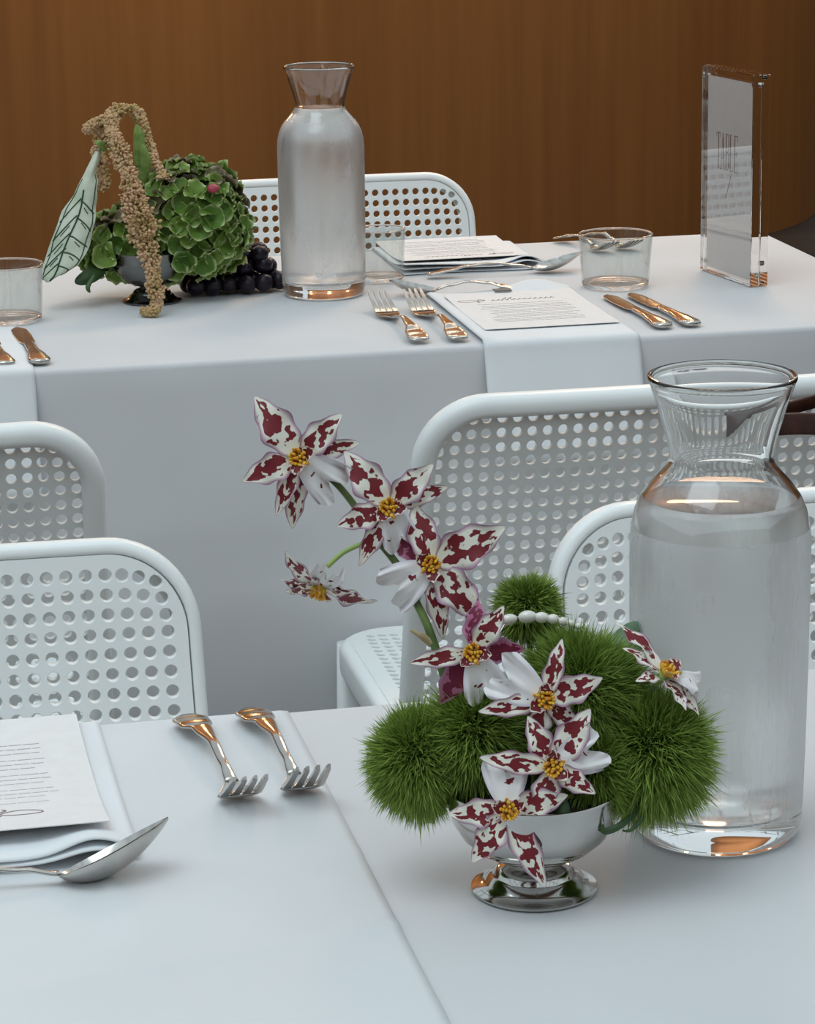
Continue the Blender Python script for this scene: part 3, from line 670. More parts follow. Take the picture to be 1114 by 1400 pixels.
# far table, nearer setting
fork(0.6000, 2.846, PI + 0.02, 'outer left fork of the pair nearest the far carafe', 0.128, 0.088, 0.017, 1.4, group='forks left of the far menu')
fork(0.6420, 2.842, PI + 0.03, 'inner fork of the far pair, touching the hanging white napkin', 0.128, 0.088, 0.017, 1.4, group='forks left of the far menu')
knife(0.8720, 2.848, PI + 0.04, 'knife nearest the hanging napkin on the far table')
knife(0.9050, 2.850, PI + 0.06, 'outer right knife of the pair before the far tumbler')
spoon(0.775, 3.112, -PI / 2 + 0.04 + PI, 'spoon behind the upright edge of the nearer far menu', 0.085, 0.060, 0.017, 0.012, group=None) if False else None
spoon(0.772, 3.108, -PI / 2 - 0.16, 'spoon pointing at the far carafe above the nearer far menu', 0.094, 0.056, 0.016, 0.013)
spoon(0.692, 3.236, PI / 2 - 0.02, 'spoon with shiny bowl beside the far right tumbler', 0.130, 0.060, 0.017, 0.017)
fork(0.912, 3.452, 0.30, 'left fork of the pair seen through the far right tumbler', 0.082, 0.045, 0.012, 1.3, 0.0125, group='forks behind the tumbler')
fork(0.946, 3.458, 0.30, 'right fork of the pair behind the far right tumbler', 0.082, 0.045, 0.012, 1.3, 0.0125, group='forks behind the tumbler')
# far table, left setting
knife(0.1975, 2.846, PI + 0.05, 'knife beside the left hanging napkin, below the left tumbler')
knife(0.1610, 2.846, PI + 0.05, 'knife lying on the left napkin at the picture edge')

# ------------------------------------------------------------------ napkins and menus
strip_cloth('napkin', 'white napkin under the menu, hanging over the far table front', 'napkin', 0.664, 0.8365, over_edge(3.112, 2.825, 0.7508, 0.115, -1, 60, swing=0.32),
            lambda x, y, z, f, t_: 0.012 * math.exp(-((f - 0.74) / 0.20) ** 2) * max(0, (y - 3.075) / 0.037) + 0.0035 * math.exp(-(f / 0.07) ** 2) * (1 if y > 2.83 else .3), 0.0035, M['napkin'], 40, (0.75, 2.95, 0.75))
strip_cloth('napkin', 'white napkin hanging over the far table at the left edge', 'napkin', 0.012, 0.189, over_edge(3.06, 2.825, 0.7508, 0.125, -1, 24, swing=0.22),
            lambda x, y, z, f, t_: 0.0008 * noise.noise((x * 30, y * 20, z * 20)), 0.003, M['napkin'], 40, (0.1, 2.95, 0.75))
def layered(name, label, x0, x1, y_edge, y_in, loc, drop):
    """folded napkin whose open, wavy end faces the camera"""
    t_ = thing(name, label, 'napkin', loc)
    for k in range(3):
        prof = [(y_in + 0.004 * k + (y_edge - y_in) * i / 40, 0.7512 + 0.0012 * k + (0.0), 0, 1) for i in range(41)]
        if drop:
            prof = [(y, z, a, b) for (y, z, a, b) in over_edge(y_in + 0.004 * k, y_edge, 0.7512 + 0.0012 * k, drop, 1, 40)]
        ph = 0.7 * k
        def zf(x, y, z, f, t2, k=k, ph=ph):
            e = math.exp(-((y - y_in) / 0.045) ** 2)
            return e * (k * (0.0026 + 0.0022 * math.sin(2.6 * f + ph)) + (0.010 if k == 2 else 0.006 if k == 1 else 0.0) * math.exp(-((f - 0.86) / 0.12) ** 2))
        def wv(f, t2, k=k, ph=ph): return (1 - t2) ** 6 * (0.004 * math.sin(5.0 * f + 1.3 * k) - 0.004 * k)
        strip_cloth('fold', None, None, x0, x1 - 0.0016 * (2 - k) * 0.5, prof, zf, 0.0011, M['napkin'], 48, t_, wv)
layered('napkin', 'folded white napkin beneath the menu, left front on the near table', -0.035, 0.1425, 1.7005, 1.458, (0.05, 1.6, 0.7515), 0.10)
layered('napkin', 'folded napkin with wavy grey edge under the farthest menu', 0.668, 0.848, 3.4605, 3.262, (0.76, 3.36, 0.7512), 0.08)

def menu(x, y, rz, W, L, label, zt, curl, tilt=0.0, k0=-0.040):
    """card lying flat; local +Y = top of the text; script title near the top edge"""
    t_ = thing('menu_card', label, 'menu', (x, y, zt), rz, 'printed menu cards'); t_.rotation_euler.x = tilt
    def zc_(px, py): return curl * ((py / (L / 2)) ** 2) * (1 if py > 0 else 0.3) + 0.0004
    g = G(); NX, NY = 8, 16
    for s in (0, 1):
        for j in range(NY + 1):
            for i in range(NX + 1):
                px, py = -W / 2 + W * i / NX, -L / 2 + L * j / NY; g.v.append((px, py, zc_(px, py) + 0.0006 * s)); g.uv.append((0, 0))
    A = (NX + 1) * (NY + 1)
    for j in range(NY):
        for i in range(NX):
            a = j * (NX + 1) + i; g.f.append((A + a, A + a + 1, A + a + NX + 2, A + a + NX + 1)); g.f.append((a, a + NX + 1, a + NX + 2, a + 1))
    for i in range(NX):
        g.f.append((i, i + 1, A + i + 1, A + i)); a = NY * (NX + 1) + i; g.f.append((a, A + a, A + a + 1, a + 1))
    for j in range(NY):
        a = j * (NX + 1); g.f.append((a, A + a, A + a + NX + 1, a + NX + 1)); a += NX; g.f.append((a, a + NX + 1, A + a + NX + 1, A + a))
    obj('card', g, M['paper'], t_, smooth=False)
    def stroke(g, pts, r):
        P = [Vector((px, py, zc_(px, py) + 0.0008)) for px, py in pts]
        for i in range(len(P) - 1):
            d = (P[i + 1] - P[i]); nrm = Vector((-d.y, d.x, 0)).normalized() * r
            a, b, c, d2 = P[i] - nrm, P[i] + nrm, P[i + 1] + nrm, P[i + 1] - nrm; up = Vector((0, 0, 0.0001))
            g.add([a, b, c, d2, a + up, b + up, c + up, d2 + up], [(7, 6, 5, 4), (0, 1, 2, 3), (0, 4, 5, 1), (1, 5, 6, 2), (2, 6, 7, 3), (3, 7, 4, 0)])
    # script title: capital with a swash, slanted strokes of the letters
    g = G(); ty = L / 2 - 0.045
    stroke(g, [(k0 - .016 + .012 * math.cos(a) * (1 + .25 * math.sin(a)), ty + .004 + .0052 * math.sin(a)) for a in np.linspace(0.3, 6.9, 24)], 0.00035)
    stroke(g, [(k0 - .004 + .010 * math.sin(a) * .6 + a * .0006, ty + .010 - a * .0028) for a in np.linspace(0, 5.5, 16)], 0.0005)
    for q, hgt in enumerate((.006, .006, .014, .014, .006, .006, .006, .006, .006, .006, .006, .006)):
        xb = k0 + .010 + q * .0062; stroke(g, [(xb, ty), (xb + .002, ty + hgt * .45), (xb + hgt * .55, ty + hgt)], 0.00055)
        stroke(g, [(xb + hgt * .55, ty + hgt), (xb + .0045, ty + hgt * .3), (xb + .0062, ty)], 0.00022)
    obj('script_title', g, M['ink'], t_, smooth=False)
    g = G(); yy = ty - 0.018; rr_ = random.Random(int(x * 1000))
    for q in range(13):
        xx = -W / 2 + 0.022 + 0.012 * rr_.random(); end = W / 2 - 0.02 - 0.014 * rr_.random()
        while xx < end:
            wl = 0.004 + 0.008 * rr_.random(); stroke(g, [(xx, yy), (min(xx + wl, end), yy)], 0.0009); xx += wl + 0.0010
        yy -= 0.0075 if q % 3 else 0.011
        if yy < -L / 2 + 0.015: break
    obj('printed_lines', g, M['faint_ink'], t_, smooth=False)
    return t_
menu(0.0535, 1.590, PI, 0.150, 0.212, 'upside-down menu card on the near table at the left edge', 0.7568, 0.010, -0.0, -0.012)
t1 = menu(0.7540, 2.981, 0, 0.152, 0.205, 'menu card on the napkin that hangs over the far table front', 0.7549, 0.002)
g = G(); box(g, -0.016, 0.004, 0.0985, 0.1120, 0.004, 0.0055); obj('piece', g, M['piece'], t1, smooth=False)['label'] = 'small dark grey oblong at the head of the card'
t2 = menu(0.7560, 3.392, PI, 0.160, 0.180, 'pale menu card on the far side of the far table, before the chair', 0.7550, 0.0060)
g = G(); box(g, -0.018, 0.006, 0.079, 0.0935, 0.0020, 0.0036); obj('piece', g, M['piece'], t2, smooth=False)['label'] = 'small dark grey oblong at the head of the card'

# ------------------------------------------------------------------ acrylic table sign
A0 = Vector((1.0214, 3.1944, 0.7512)); U = Vector((0.0196, -0.1299, 0)).normalized(); N_ = Vector((U.y, -U.x, 0)); 
if N_.x > 0: N_ = -N_
SW, SH, ST = 0.1314, 0.2465, 0.0108
sg = thing('table_sign', 'clear acrylic block table sign on the right end of the far table', 'sign', A0 + U * SW / 2 - N_ * ST)
def sp3(u, d, z): return A0 + U * u - N_ * d + Vector((0, 0, z)) - sg.location
def sbox(g, u0, u1, d0, d1, z0, z1, bev=0.0):
    v = [sp3(u, d, z) for z in (z0, z1) for d in (d0, d1) for u in (u0, u1)]
    g.add(v, [(0, 2, 3, 1), (4, 5, 7, 6), (0, 1, 5, 4), (2, 6, 7, 3), (0, 4, 6, 2), (1, 3, 7, 5)])
def bevbox(name, u0, u1, d0, d1, z0, z1, b, material):
    g = G(); sec = rrect(u1 - u0, d1 - d0, b, 2)
    cu, cd = (u0 + u1) / 2, (d0 + d1) / 2
    rings = [(z0, b), (z0 + b, 0), (z1 - b, 0), (z1, b)]; n_ = len(sec)
    for z, i_ in rings:
        for a, c in sec: g.v.append(tuple(sp3(cu + a - math.copysign(i_, a), cd + c - math.copysign(i_, c), z))); g.uv.append((0, 0))
    for j in range(3):
        for i in range(n_): g.f.append((j * n_ + i, j * n_ + (i + 1) % n_, (j + 1) * n_ + (i + 1) % n_, (j + 1) * n_ + i))
    g.f.append(tuple(range(n_))[::-1]); g.f.append(tuple(3 * n_ + i for i in range(n_)))
    return obj(name, g, material, sg, smooth=False)
bevbox('acrylic_block', 0, SW, 0, ST, 0, SH, 0.0006, M['acrylic'])
bevbox('acrylic_block', 0, SW, ST + 0.0012, 2 * ST + 0.0012, 0, SH, 0.0006, M['acrylic'])
g = G(); sbox(g, 0.008, SW - 0.003, ST + 0.0003, ST + 0.0009, 0.006, SH - 0.011); obj('paper_insert', g, M['paper'], sg, smooth=False)
for (u, z) in ((0.006, 0.012), (SW - 0.006, 0.012), (0.006, SH - 0.012), (SW - 0.006, SH - 0.012)):
    g = G(); bx = []
    for i in range(14):
        a = 2 * PI * i / 14; bx.append((u + .003 * math.cos(a), z + .003 * math.sin(a)))
    vs = [sp3(p_, ST + dd, q) for dd in (-0.003, 0.004) for p_, q in bx]; g.add(vs, [tuple(range(14)), tuple(range(14, 28))[::-1]] + [(i, 14 + i, 14 + (i + 1) % 14, (i + 1) % 14) for i in range(14)])
    obj('magnet', g, M['steel'], sg, sharp=40)
# lettering on the insert: tall thin serif capitals TABLE and a slanted stroke of the numeral below
g = G(); dT = ST + 0.0003
def lbar(u0, z0, u1, z1, t_=0.0007):
    a = Vector((u0, z0)); b = Vector((u1, z1)); d = (b - a).normalized(); q = Vector((-d.y, d.x)) * t_
    P = [a - q, b - q, b + q, a + q]; vs = [sp3(p_.x, dT - e_, p_.y) for e_ in (0.00002, 0.00018) for p_ in P]
    g.add(vs, [(0, 1, 2, 3), (7, 6, 5, 4), (0, 4, 5, 1), (1, 5, 6, 2), (2, 6, 7, 3), (3, 7, 4, 0)])
zb, zt_, cw = 0.128, 0.1705, 0.0110
us = 0.037
def serif(u, z): lbar(u - 0.0025, z, u + 0.0025, z, 0.0004)
u = us; lbar(u - .0048, zt_, u + .0048, zt_, .0005); lbar(u, zb, u, zt_, .0010); serif(u, zb); lbar(u - .0048, zt_, u - .0048, zt_ - .005, .0004); lbar(u + .0048, zt_, u + .0048, zt_ - .005, .0004)
u = us + cw; lbar(u - .004, zb, u, zt_, .0004); lbar(u + .004, zb, u, zt_, .0010); lbar(u - .0025, zb + .013, u + .0025, zb + .013, .0004); serif(u - .004, zb); serif(u + .004, zb)
u = us + 2 * cw + .001; lbar(u - .003, zb, u - .003, zt_, .0010)
for z0, z1 in ((zb, (zb + zt_) / 2), ((zb + zt_) / 2, zt_)):
    lbar(u - .004, z0, u + .001, z0, .0004); lbar(u - .004, z1, u + .001, z1, .0004); lbar(u + .0035, z0 + .004, u + .0035, z1 - .004, .0008); lbar(u + .001, z0, u + .0035, z0 + .004, .0006); lbar(u + .001, z1, u + .0035, z1 - .004, .0006)
u = us + 3 * cw + .001; lbar(u - .003, zb, u - .003, zt_, .0010); serif(u - .003, zt_); lbar(u - .004, zb, u + .004, zb, .0005); lbar(u + .004, zb, u + .004, zb + .006, .0004)
u = us + 4 * cw + .001; lbar(u - .003, zb, u - .003, zt_, .0010)
for z in (zb, zt_): lbar(u - .004, z, u + .004, z, .0005)
lbar(u + .004, zb, u + .004, zb + .006, .0004); lbar(u + .004, zt_, u + .004, zt_ - .006, .0004); lbar(u - .003, (zb + zt_) / 2, u + .002, (zb + zt_) / 2, .0005); lbar(u + .002, (zb + zt_) / 2 - .003, u + .002, (zb + zt_) / 2 + .003, .0004)
lbar(us + 2 * cw + .012, zb - .004, us + 2 * cw - .002, zb - .034, .0006)
obj('lettering', g, M['ink'], sg, smooth=False)

# ------------------------------------------------------------------ silver pedestal bowls
BOWL = [(0.0, 0.0), (0.0335, 0.0), (0.0345, 0.0008), (0.0345, 0.0018), (0.0325, 0.0026), (0.0300, 0.0032), (0.0268, 0.0052), (0.0248, 0.0080), (0.0232, 0.0088), (0.0222, 0.0098), (0.0215, 0.0118), (0.0188, 0.0140), (0.0152, 0.0150), (0.0140, 0.0162), (0.0137, 0.0180), (0.0150, 0.0188), (0.0175, 0.0192), (0.0240, 0.0210), (0.0320, 0.0255), (0.0395, 0.0325), (0.0445, 0.0410), (0.0468, 0.0500), (0.0476, 0.0585), (0.0484, 0.0600), (0.0482, 0.0608), (0.0470, 0.0606), (0.0462, 0.0590), (0.0454, 0.0500), (0.0431, 0.0415), (0.0382, 0.0335), (0.0310, 0.0268), (0.0230, 0.0225), (0.0, 0.0210)]
def bowl(loc, label, material):
    t_ = thing('pedestal_bowl', label, 'bowl', loc, 0, 'footed silver bowls')
    obj('bowl', lathe(BOWL, 96), material, t_, sharp=50)
    return t_
BC = Vector((0.3475, 1.3700, 0.7506)); FC = Vector((0.3530, 3.1850, 0.7506))
bowl(BC, 'polished silver footed bowl holding orchids on the near table', M['silver'])
bowl(FC, 'small dark footed bowl under the green hydrangea on the far table', M['pewter'])
for c, lab in ((BC, 'dark flower foam inside the near silver bowl'), (FC, 'dark flower foam inside the bowl on the far table')):
    pr = [(0.0, 0.0235), (0.022, 0.0240), (0.034, 0.034), (0.0405, 0.044), (0.041, 0.050), (0.030, 0.058), (0.0, 0.062)]
    o = obj('floral_foam', lathe(pr, 32), M['foam'], loc=c); tag(o, lab, 'flower foam')

# ------------------------------------------------------------------ orchids
def tepal_mesh(name, wid, tip, ruffle, seed, material, curl=0.12, cup=0.10):
    g = G(); NU, NV = 18, 10
    for i in range(NU + 1):
        u = i / NU
        w_ = wid * (math.sin(PI * min(1, u ** 0.85 * 0.985 + 0.015)) ** 0.75) * (1 - tip * u ** 3) + 0.012
        if u > 0.999: w_ = 0.012
        for j in range(NV + 1):
            v = -1 + 2 * j / NV
            edge = abs(v) ** 2.2
            rf = ruffle * edge * math.sin(13 * u + seed * 1.7 + (2.1 if v > 0 else 0)) * math.sin(PI * u) 
            ww = w_ * (1 + 0.10 * edge * math.sin(17 * u + seed * 2.3 + v))
            z = cup * (v * v) * w_ * 1.2 + rf - curl * u * u + 0.05 * math.sin(PI * u)
            g.v.append((u, ww * v, z)); g.uv.append((u, (v + 1) / 2))
    for i in range(NU):
        for j in range(NV):
            a = i * (NV + 1) + j; g.f.append((a, a + NV + 1, a + NV + 2, a + 1))
    return g.mesh(name, material)
def lip_mesh(name, seed, material):
    """broad two-lobed ruffled lip"""
    g = G(); NU, NV = 14, 18
    for i in range(NU + 1):
        u = i / NU
        for j in range(NV + 1):
            v = -1 + 2 * j / NV
            spread = 0.16 + 0.52 * u ** 0.75
            L = u * (1 - 0.34 * math.exp(-(v / 0.17) ** 2) * u ** 2 - 0.18 * abs(v) ** 3) * (1 + 0.05 * math.sin(9 * v + seed) * u)
            rf = 0.15 * u ** 2 * math.sin(7.5 * v + seed * 1.3) + 0.13 * u ** 3 * math.sin(16 * v + seed) + 0.03 * u * math.sin(9 * u + 5 * v)
            g.v.append((L, spread * v * (1 - 0.25 * u * abs(v) ** 2), rf - 0.22 * u * u)); g.uv.append((u * .999, (v + 1) / 2))
    for i in range(NU):
        for j in range(NV):
            a = i * (NV + 1) + j; g.f.append((a, a + NV + 1, a + NV + 2, a + 1))
    return g.mesh(name, material)
TEP = {'w': [tepal_mesh('tepal', 0.24, 0.40, 0.06, s, M['tepal']) for s in range(3)],
       'n': [tepal_mesh('tepal', 0.150, 0.30, 0.045, s + 3, M['tepal'], 0.10) for s in range(3)],
       'p': [tepal_mesh('tepal', 0.235, 0.30, 0.04, s + 6, M['tepal_back'], 0.16) for s in range(2)]}
LIP = [lip_mesh('lip', s, M['lip']) for s in range(3)]
CLAW = [tepal_mesh('lip_base', 0.40, 0.1, 0.05, s + 11, M['claw'], -0.05, 0.2) for s in range(2)]
g = G(); rc_ = random.Random(3)
for k in range(26):
    a = rc_.random() * 2 * PI; r = 0.0046 * math.sqrt(rc_.random())
    d = Vector((r * math.cos(a), r * math.sin(a), 0)); sphere(g, d + Vector((0, 0, 0.0018)), 0.0011, 6, 5, (1, 1, 2.6), (d.x * 90, d.y * 90, 1))
CREST = g.mesh('crest', M['crest'])
g = G(); tube(g, [(0, 0, -0.009), (0, 0, -0.004), (0, 0, 0.0015)], lambda f: 0.0012 + 0.0028 * f, 8); FLOWER = g.mesh('flower', M['pedicel'])
CAMDIR = -FW
def flower(parent, name, pos, fdir, tepals, lip, yaw=0, pitch=0):
    """tepals: (angle deg in the flower plane, length mm, kind, forward tilt deg); angles read counter-clockwise seen from the front"""
    Z = Vector(CAMDIR) if fdir is None else Vector(fdir).normalized()
    X = RT.copy(); X = (X - Z * X.dot(Z)).normalized(); Y = Z.cross(X)
    Rf = Matrix((X, Y, Z)).transposed()
    Mf = Matrix.Translation(Vector(pos) - parent.location) @ Rf.to_4x4()
    if yaw or pitch: Mf = Mf @ Matrix.Rotation(math.radians(yaw), 4, 'Y') @ Matrix.Rotation(math.radians(pitch), 4, 'X')
    fl = put('flower', FLOWER, parent, mw=Mf)
    for k, (a, L, kind, tilt) in enumerate(tepals):
        ms = TEP[kind]; me = ms[(k + len(tepals) + int(L)) % len(ms)]; s = L * 0.001
        mm = Matrix.Rotation(math.radians(a), 4, 'Z') @ Matrix.Rotation(-math.radians(tilt), 4, 'Y') @ Matrix.Translation((0.0022, 0, -0.0006 * k)) @ Matrix.Diagonal((s, s * 1.08, s, 1))
        o = put('tepal', me, fl, mw=mm)
        if kind == 'p': o['label'] = 'purple reverse of the tepal'
    if lip:
        a, L, tilt = lip; s = L * 0.001
        put('lip', LIP[int(L) % 3], fl, mw=Matrix.Rotation(math.radians(a), 4, 'Z') @ Matrix.Rotation(-math.radians(tilt), 4, 'Y') @ Matrix.Translation((0.003, 0, 0.0012)) @ Matrix.Diagonal((s, s, s, 1)))
        for da in (-62, 62):
            s2 = 0.011; put('lip_base', CLAW[0 if da < 0 else 1], fl, mw=Matrix.Rotation(math.radians(a + da), 4, 'Z') @ Matrix.Rotation(-math.radians(24), 4, 'Y') @ Matrix.Translation((0.001, 0, 0.002)) @ Matrix.Diagonal((s2, s2, s2, 1)))
        put('crest', CREST, fl, mw=Matrix.Rotation(math.radians(a), 4, 'Z') @ Matrix.Translation((0.001, 0, 0.002)) @ Matrix.Diagonal((1.15, 1.0, 1.0, 1)))
    return fl
spray = thing('orchid_spray', 'tall arching spray of maroon and white spotted orchids in the silver bowl', 'orchid', BC)
g = G(); sp = smooth_path([(0.3270, 1.3800, 0.790), (0.3120, 1.4010, 0.8434), (0.3019, 1.4157, 0.8843), (0.2961, 1.4255, 0.9006), (0.2880, 1.4350, 0.9196), (0.2763, 1.4440, 0.936), (0.265, 1.4510, 0.9548), (0.2549, 1.4570, 0.9666), (0.2411, 1.4610, 0.9762)], 6)
tube(g, sp, lambda f: 0.0026 - 0.0008 * f, 10); obj('stem', g.off(BC), M['stem'], spray)
g = G(); tube(g, smooth_path([(0.2870, 1.4371, 0.9324), (0.2760, 1.4400, 0.9345), (0.2700, 1.4385, 0.9331), (0.2587, 1.4387, 0.9286), (0.2490, 1.4376, 0.9213)], 5), 0.0014, 8); obj('pedicel', g.off(BC), M['pedicel'], spray)
g = G(); tube(g, smooth_path([(0.3020, 1.4150, 0.8805), (0.2960, 1.4150, 0.8850), (0.2905, 1.4161, 0.8884)], 5), lambda f: 0.0022 * (1 - f) + 0.0007, 8); obj('bract', g.off(BC), M['bract'], spray)
for a, b in (((0.2411, 1.4600, 0.9762), (0.2385, 1.4570, 0.979)), ((0.2763, 1.4440, 0.936), (0.283, 1.4400, 0.950)), ((0.2961, 1.4255, 0.9006), (0.3035, 1.4260, 0.919)), ((0.3120, 1.4010, 0.8434), (0.319, 1.397, 0.877))):
    g = G(); tube(g, [a, [(a[i] + b[i]) / 2 for i in range(3)], b], 0.0013, 8); obj('pedicel', g.off(BC), M['pedicel'], spray)
flower(spray, 'f1', (0.2375, 1.4538, 0.9799), None, [(126, 39, 'w', 0), (45, 31, 'w', 5), (14, 33, 'n', -8), (203, 31, 'w', 8), (249, 32, 'n', 0), (264, 40, 'n', -14)], (-38, 27, -2))
flower(spray, 'f2', (0.2840, 1.4369, 0.9529), None, [(129, 37, 'w', 0), (44, 31, 'w', 5), (19, 33, 'n', -10), (200, 28, 'w', 8), (243, 34, 'n', 0)], (-68, 22, 0))
flower(spray, 'f3', (0.3045, 1.4244, 0.9221), None, [(106, 33, 'w', 0), (27, 43, 'w', 2), (313, 39, 'w', 5), (279, 39, 'n', 0), (142, 28, 'p', -8)], (214, 27, 0))
flower(spray, 'f0', (0.2440, 1.4339, 0.9115), CAMDIR * 0.75 + Vector((-0.25, 0.1, -0.85)), [(117, 36, 'n', 8), (176, 20, 'w', 12), (352, 30, 'w', 5), (20, 20, 'w', 14), (200, 18, 'w', 25)], (75, 20, 10))
flower(spray, 'f4', (0.3170, 1.3800, 0.8850), None, [(190, 32, 'n', 0), (84, 26, 'p', -8), (56, 27, 'w', 6), (2, 27, 'p', -10), (238, 32, 'p', -6)], (-70, 25, 4))
casc = thing('orchid_spray', 'three spotted orchids tumbling down the front of the silver bowl', 'orchid', BC + Vector((0, -0.02, 0.05)))
g = G(); tube(g, smooth_path([(0.345, 1.365, 0.800), (0.345, 1.353, 0.835), (0.347, 1.353, 0.862)], 6), 0.0018, 8); obj('stem', g.off(casc.location), M['stem'], casc)
g = G(); tube(g, smooth_path([(0.345, 1.358, 0.812), (0.335, 1.345, 0.815), (0.3245, 1.337, 0.8125)], 6), 0.0014, 8); obj('pedicel', g.off(casc.location), M['stem'], casc)
flower(casc, 'f5', (0.3481, 1.3474, 0.866), None, [(74, 31, 'n', 0), (21, 30, 'w', 6), (190, 33, 'n', 6), (-40, 22, 'w', 0), (255, 24, 'w', 4)], (150, 28, 4))
flower(casc, 'f6', (0.3483, 1.3334, 0.8337), None, [(173, 36, 'n', 4), (116, 27, 'w', 0), (56, 34, 'w', 0), (-32, 24, 'w', 14), (254, 28, 'w', 8)], (24, 27, -4))
flower(casc, 'f7', (0.3238, 1.3324, 0.8118), None, [(184, 29, 'w', 2), (236, 31, 'w', 4), (296, 43, 'n', 3), (14, 30, 'w', 8)], (93, 25, -6))
sing = thing('orchid_bloom', 'single spotted orchid bloom on the right, before the near carafe', 'orchid', (0.409, 1.368, 0.855))
g = G(); tube(g, [(0.405, 1.372, 0.840), (0.409, 1.368, 0.855), (0.4155, 1.357, 0.8700)], 0.0014, 8); obj('stem', g.off(sing.location), M['stem'], sing)
flower(sing, 'f8', (0.4161, 1.3562, 0.8717), CAMDIR * 0.50 + Vector((0.55, 0.0, 0.75)), [(138, 37, 'n', 6), (165, 24, 'w', 8), (325, 26, 'w', 0), (300, 22, 'w', 8), (220, 22, 'n', 10), (60, 14, 'n', 0)], (350, 17, 20))

# ------------------------------------------------------------------ fuzzy green dianthus balls
def fuzzy(c, R, nb, seed, squash=(1, 1, 1), reach=0.52):
    r_ = np.random.default_rng(seed); d = r_.normal(size=(nb, 3)); d /= np.linalg.norm(d, axis=1)[:, None]
    sw = r_.normal(size=(nb, 3)) * 0.42; sq = np.array(squash)
    Lr = R * (0.90 + 0.10 * r_.random(nb) + 0.05 * np.sin(d[:, 0] * 5 + seed) )
    t = np.cross(d, r_.normal(size=(nb, 3))); t /= np.linalg.norm(t, axis=1)[:, None]
    vs = np.zeros((nb, 7, 3)); uv = np.zeros((nb, 7, 2)); W0 = 0.00035 * (0.8 + 0.5 * r_.random(nb))
    droop = np.array([0, 0, -0.16])
    for k, (f, w_) in enumerate(((reach, 0.8), (0.66, 1.0), (0.86, 0.75), (1.0, 0))):
        e = (f - reach) / (1 - reach); p = (d * Lr[:, None] * f + (sw * (e ** 1.5) * 0.5 + droop * e * e) * R * 0.55) * sq + np.array(c)
        if k < 3:
            vs[:, 2 * k] = p - t * (W0 * w_)[:, None]; vs[:, 2 * k + 1] = p + t * (W0 * w_)[:, None]; uv[:, 2 * k, 0] = uv[:, 2 * k + 1, 0] = e
        else: vs[:, 6] = p; uv[:, 6, 0] = 1
    g = G(); g.v = [tuple(q) for q in vs.reshape(-1, 3)]; g.uv = [tuple(q) for q in uv.reshape(-1, 2)]
    for i in range(nb): b = 7 * i; g.f += [(b, b + 1, b + 3, b + 2), (b + 2, b + 3, b + 5, b + 4), (b + 4, b + 5, b + 6)]
    return g
def dianthus(c, R, nb, seed, label, foot, squash=(1, 1, 1)):
    c = Vector(c); t_ = thing('dianthus_ball', label, 'flower', c, 0, 'fuzzy green dianthus balls')
    g = fuzzy((0, 0, 0), R, nb, seed, squash); o = obj('bristles', g, M['bristle'], t_, smooth=False); o['kind'] = 'stuff'
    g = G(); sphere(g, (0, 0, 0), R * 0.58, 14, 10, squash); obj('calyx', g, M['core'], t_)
    g = G(); f = Vector(foot) - c; tube(g, [Vector((0, 0, 0)), f * 0.6 + Vector((0, 0, 0.004)), f], 0.0016, 8); obj('stem', g, M['stem'], t_)
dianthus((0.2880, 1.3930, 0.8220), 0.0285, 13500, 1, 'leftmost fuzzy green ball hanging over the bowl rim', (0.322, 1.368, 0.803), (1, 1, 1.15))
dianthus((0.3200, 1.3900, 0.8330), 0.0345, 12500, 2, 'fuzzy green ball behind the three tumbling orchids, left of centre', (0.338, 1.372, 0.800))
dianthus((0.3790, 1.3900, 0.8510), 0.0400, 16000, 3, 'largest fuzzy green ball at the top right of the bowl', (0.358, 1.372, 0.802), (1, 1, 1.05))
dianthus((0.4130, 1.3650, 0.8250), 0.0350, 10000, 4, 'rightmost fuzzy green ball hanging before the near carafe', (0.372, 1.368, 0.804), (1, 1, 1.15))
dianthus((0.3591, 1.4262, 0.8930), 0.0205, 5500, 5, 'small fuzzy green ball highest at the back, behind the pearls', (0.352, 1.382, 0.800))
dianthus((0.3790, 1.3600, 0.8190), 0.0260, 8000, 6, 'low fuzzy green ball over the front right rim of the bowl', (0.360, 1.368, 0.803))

# pearl pick behind the top orchid
pp = thing('pearl_pick', 'short string of white pearls arching over the green balls', 'pearls', (0.3529, 1.405, 0.8949))
PE = [((0.3427, 1.4040, 0.8939), .0031, 1.5), ((0.3529, 1.4030, 0.8949), .0036, 1.45), ((0.3603, 1.4013, 0.8944), .0031, 1.35), ((0.3664, 1.3998, 0.8935), .0028, 1.3), ((0.3714, 1.3985, 0.8922), .0024, 1.2), ((0.3756, 1.3973, 0.8910), .0021, 1.2), ((0.3794, 1.3961, 0.8894), .0018, 1.2)]
for k, (c, r, e_) in enumerate(PE):
    d = Vector(PE[min(k + 1, 6)][0]) - Vector(PE[max(k - 1, 0)][0]); g = G(); sphere(g, Vector(c) - pp.location, r, 16, 12, (1, 1, e_), d); obj('pearl', g, M['pearl'], pp)
g = G(); tube(g, smooth_path([(0.335, 1.400, 0.885)] + [q[0] for q in PE] + [(0.388, 1.392, 0.880)], 4), 0.0005, 6); obj('wire', g.off(pp.location), M['silver'], pp)

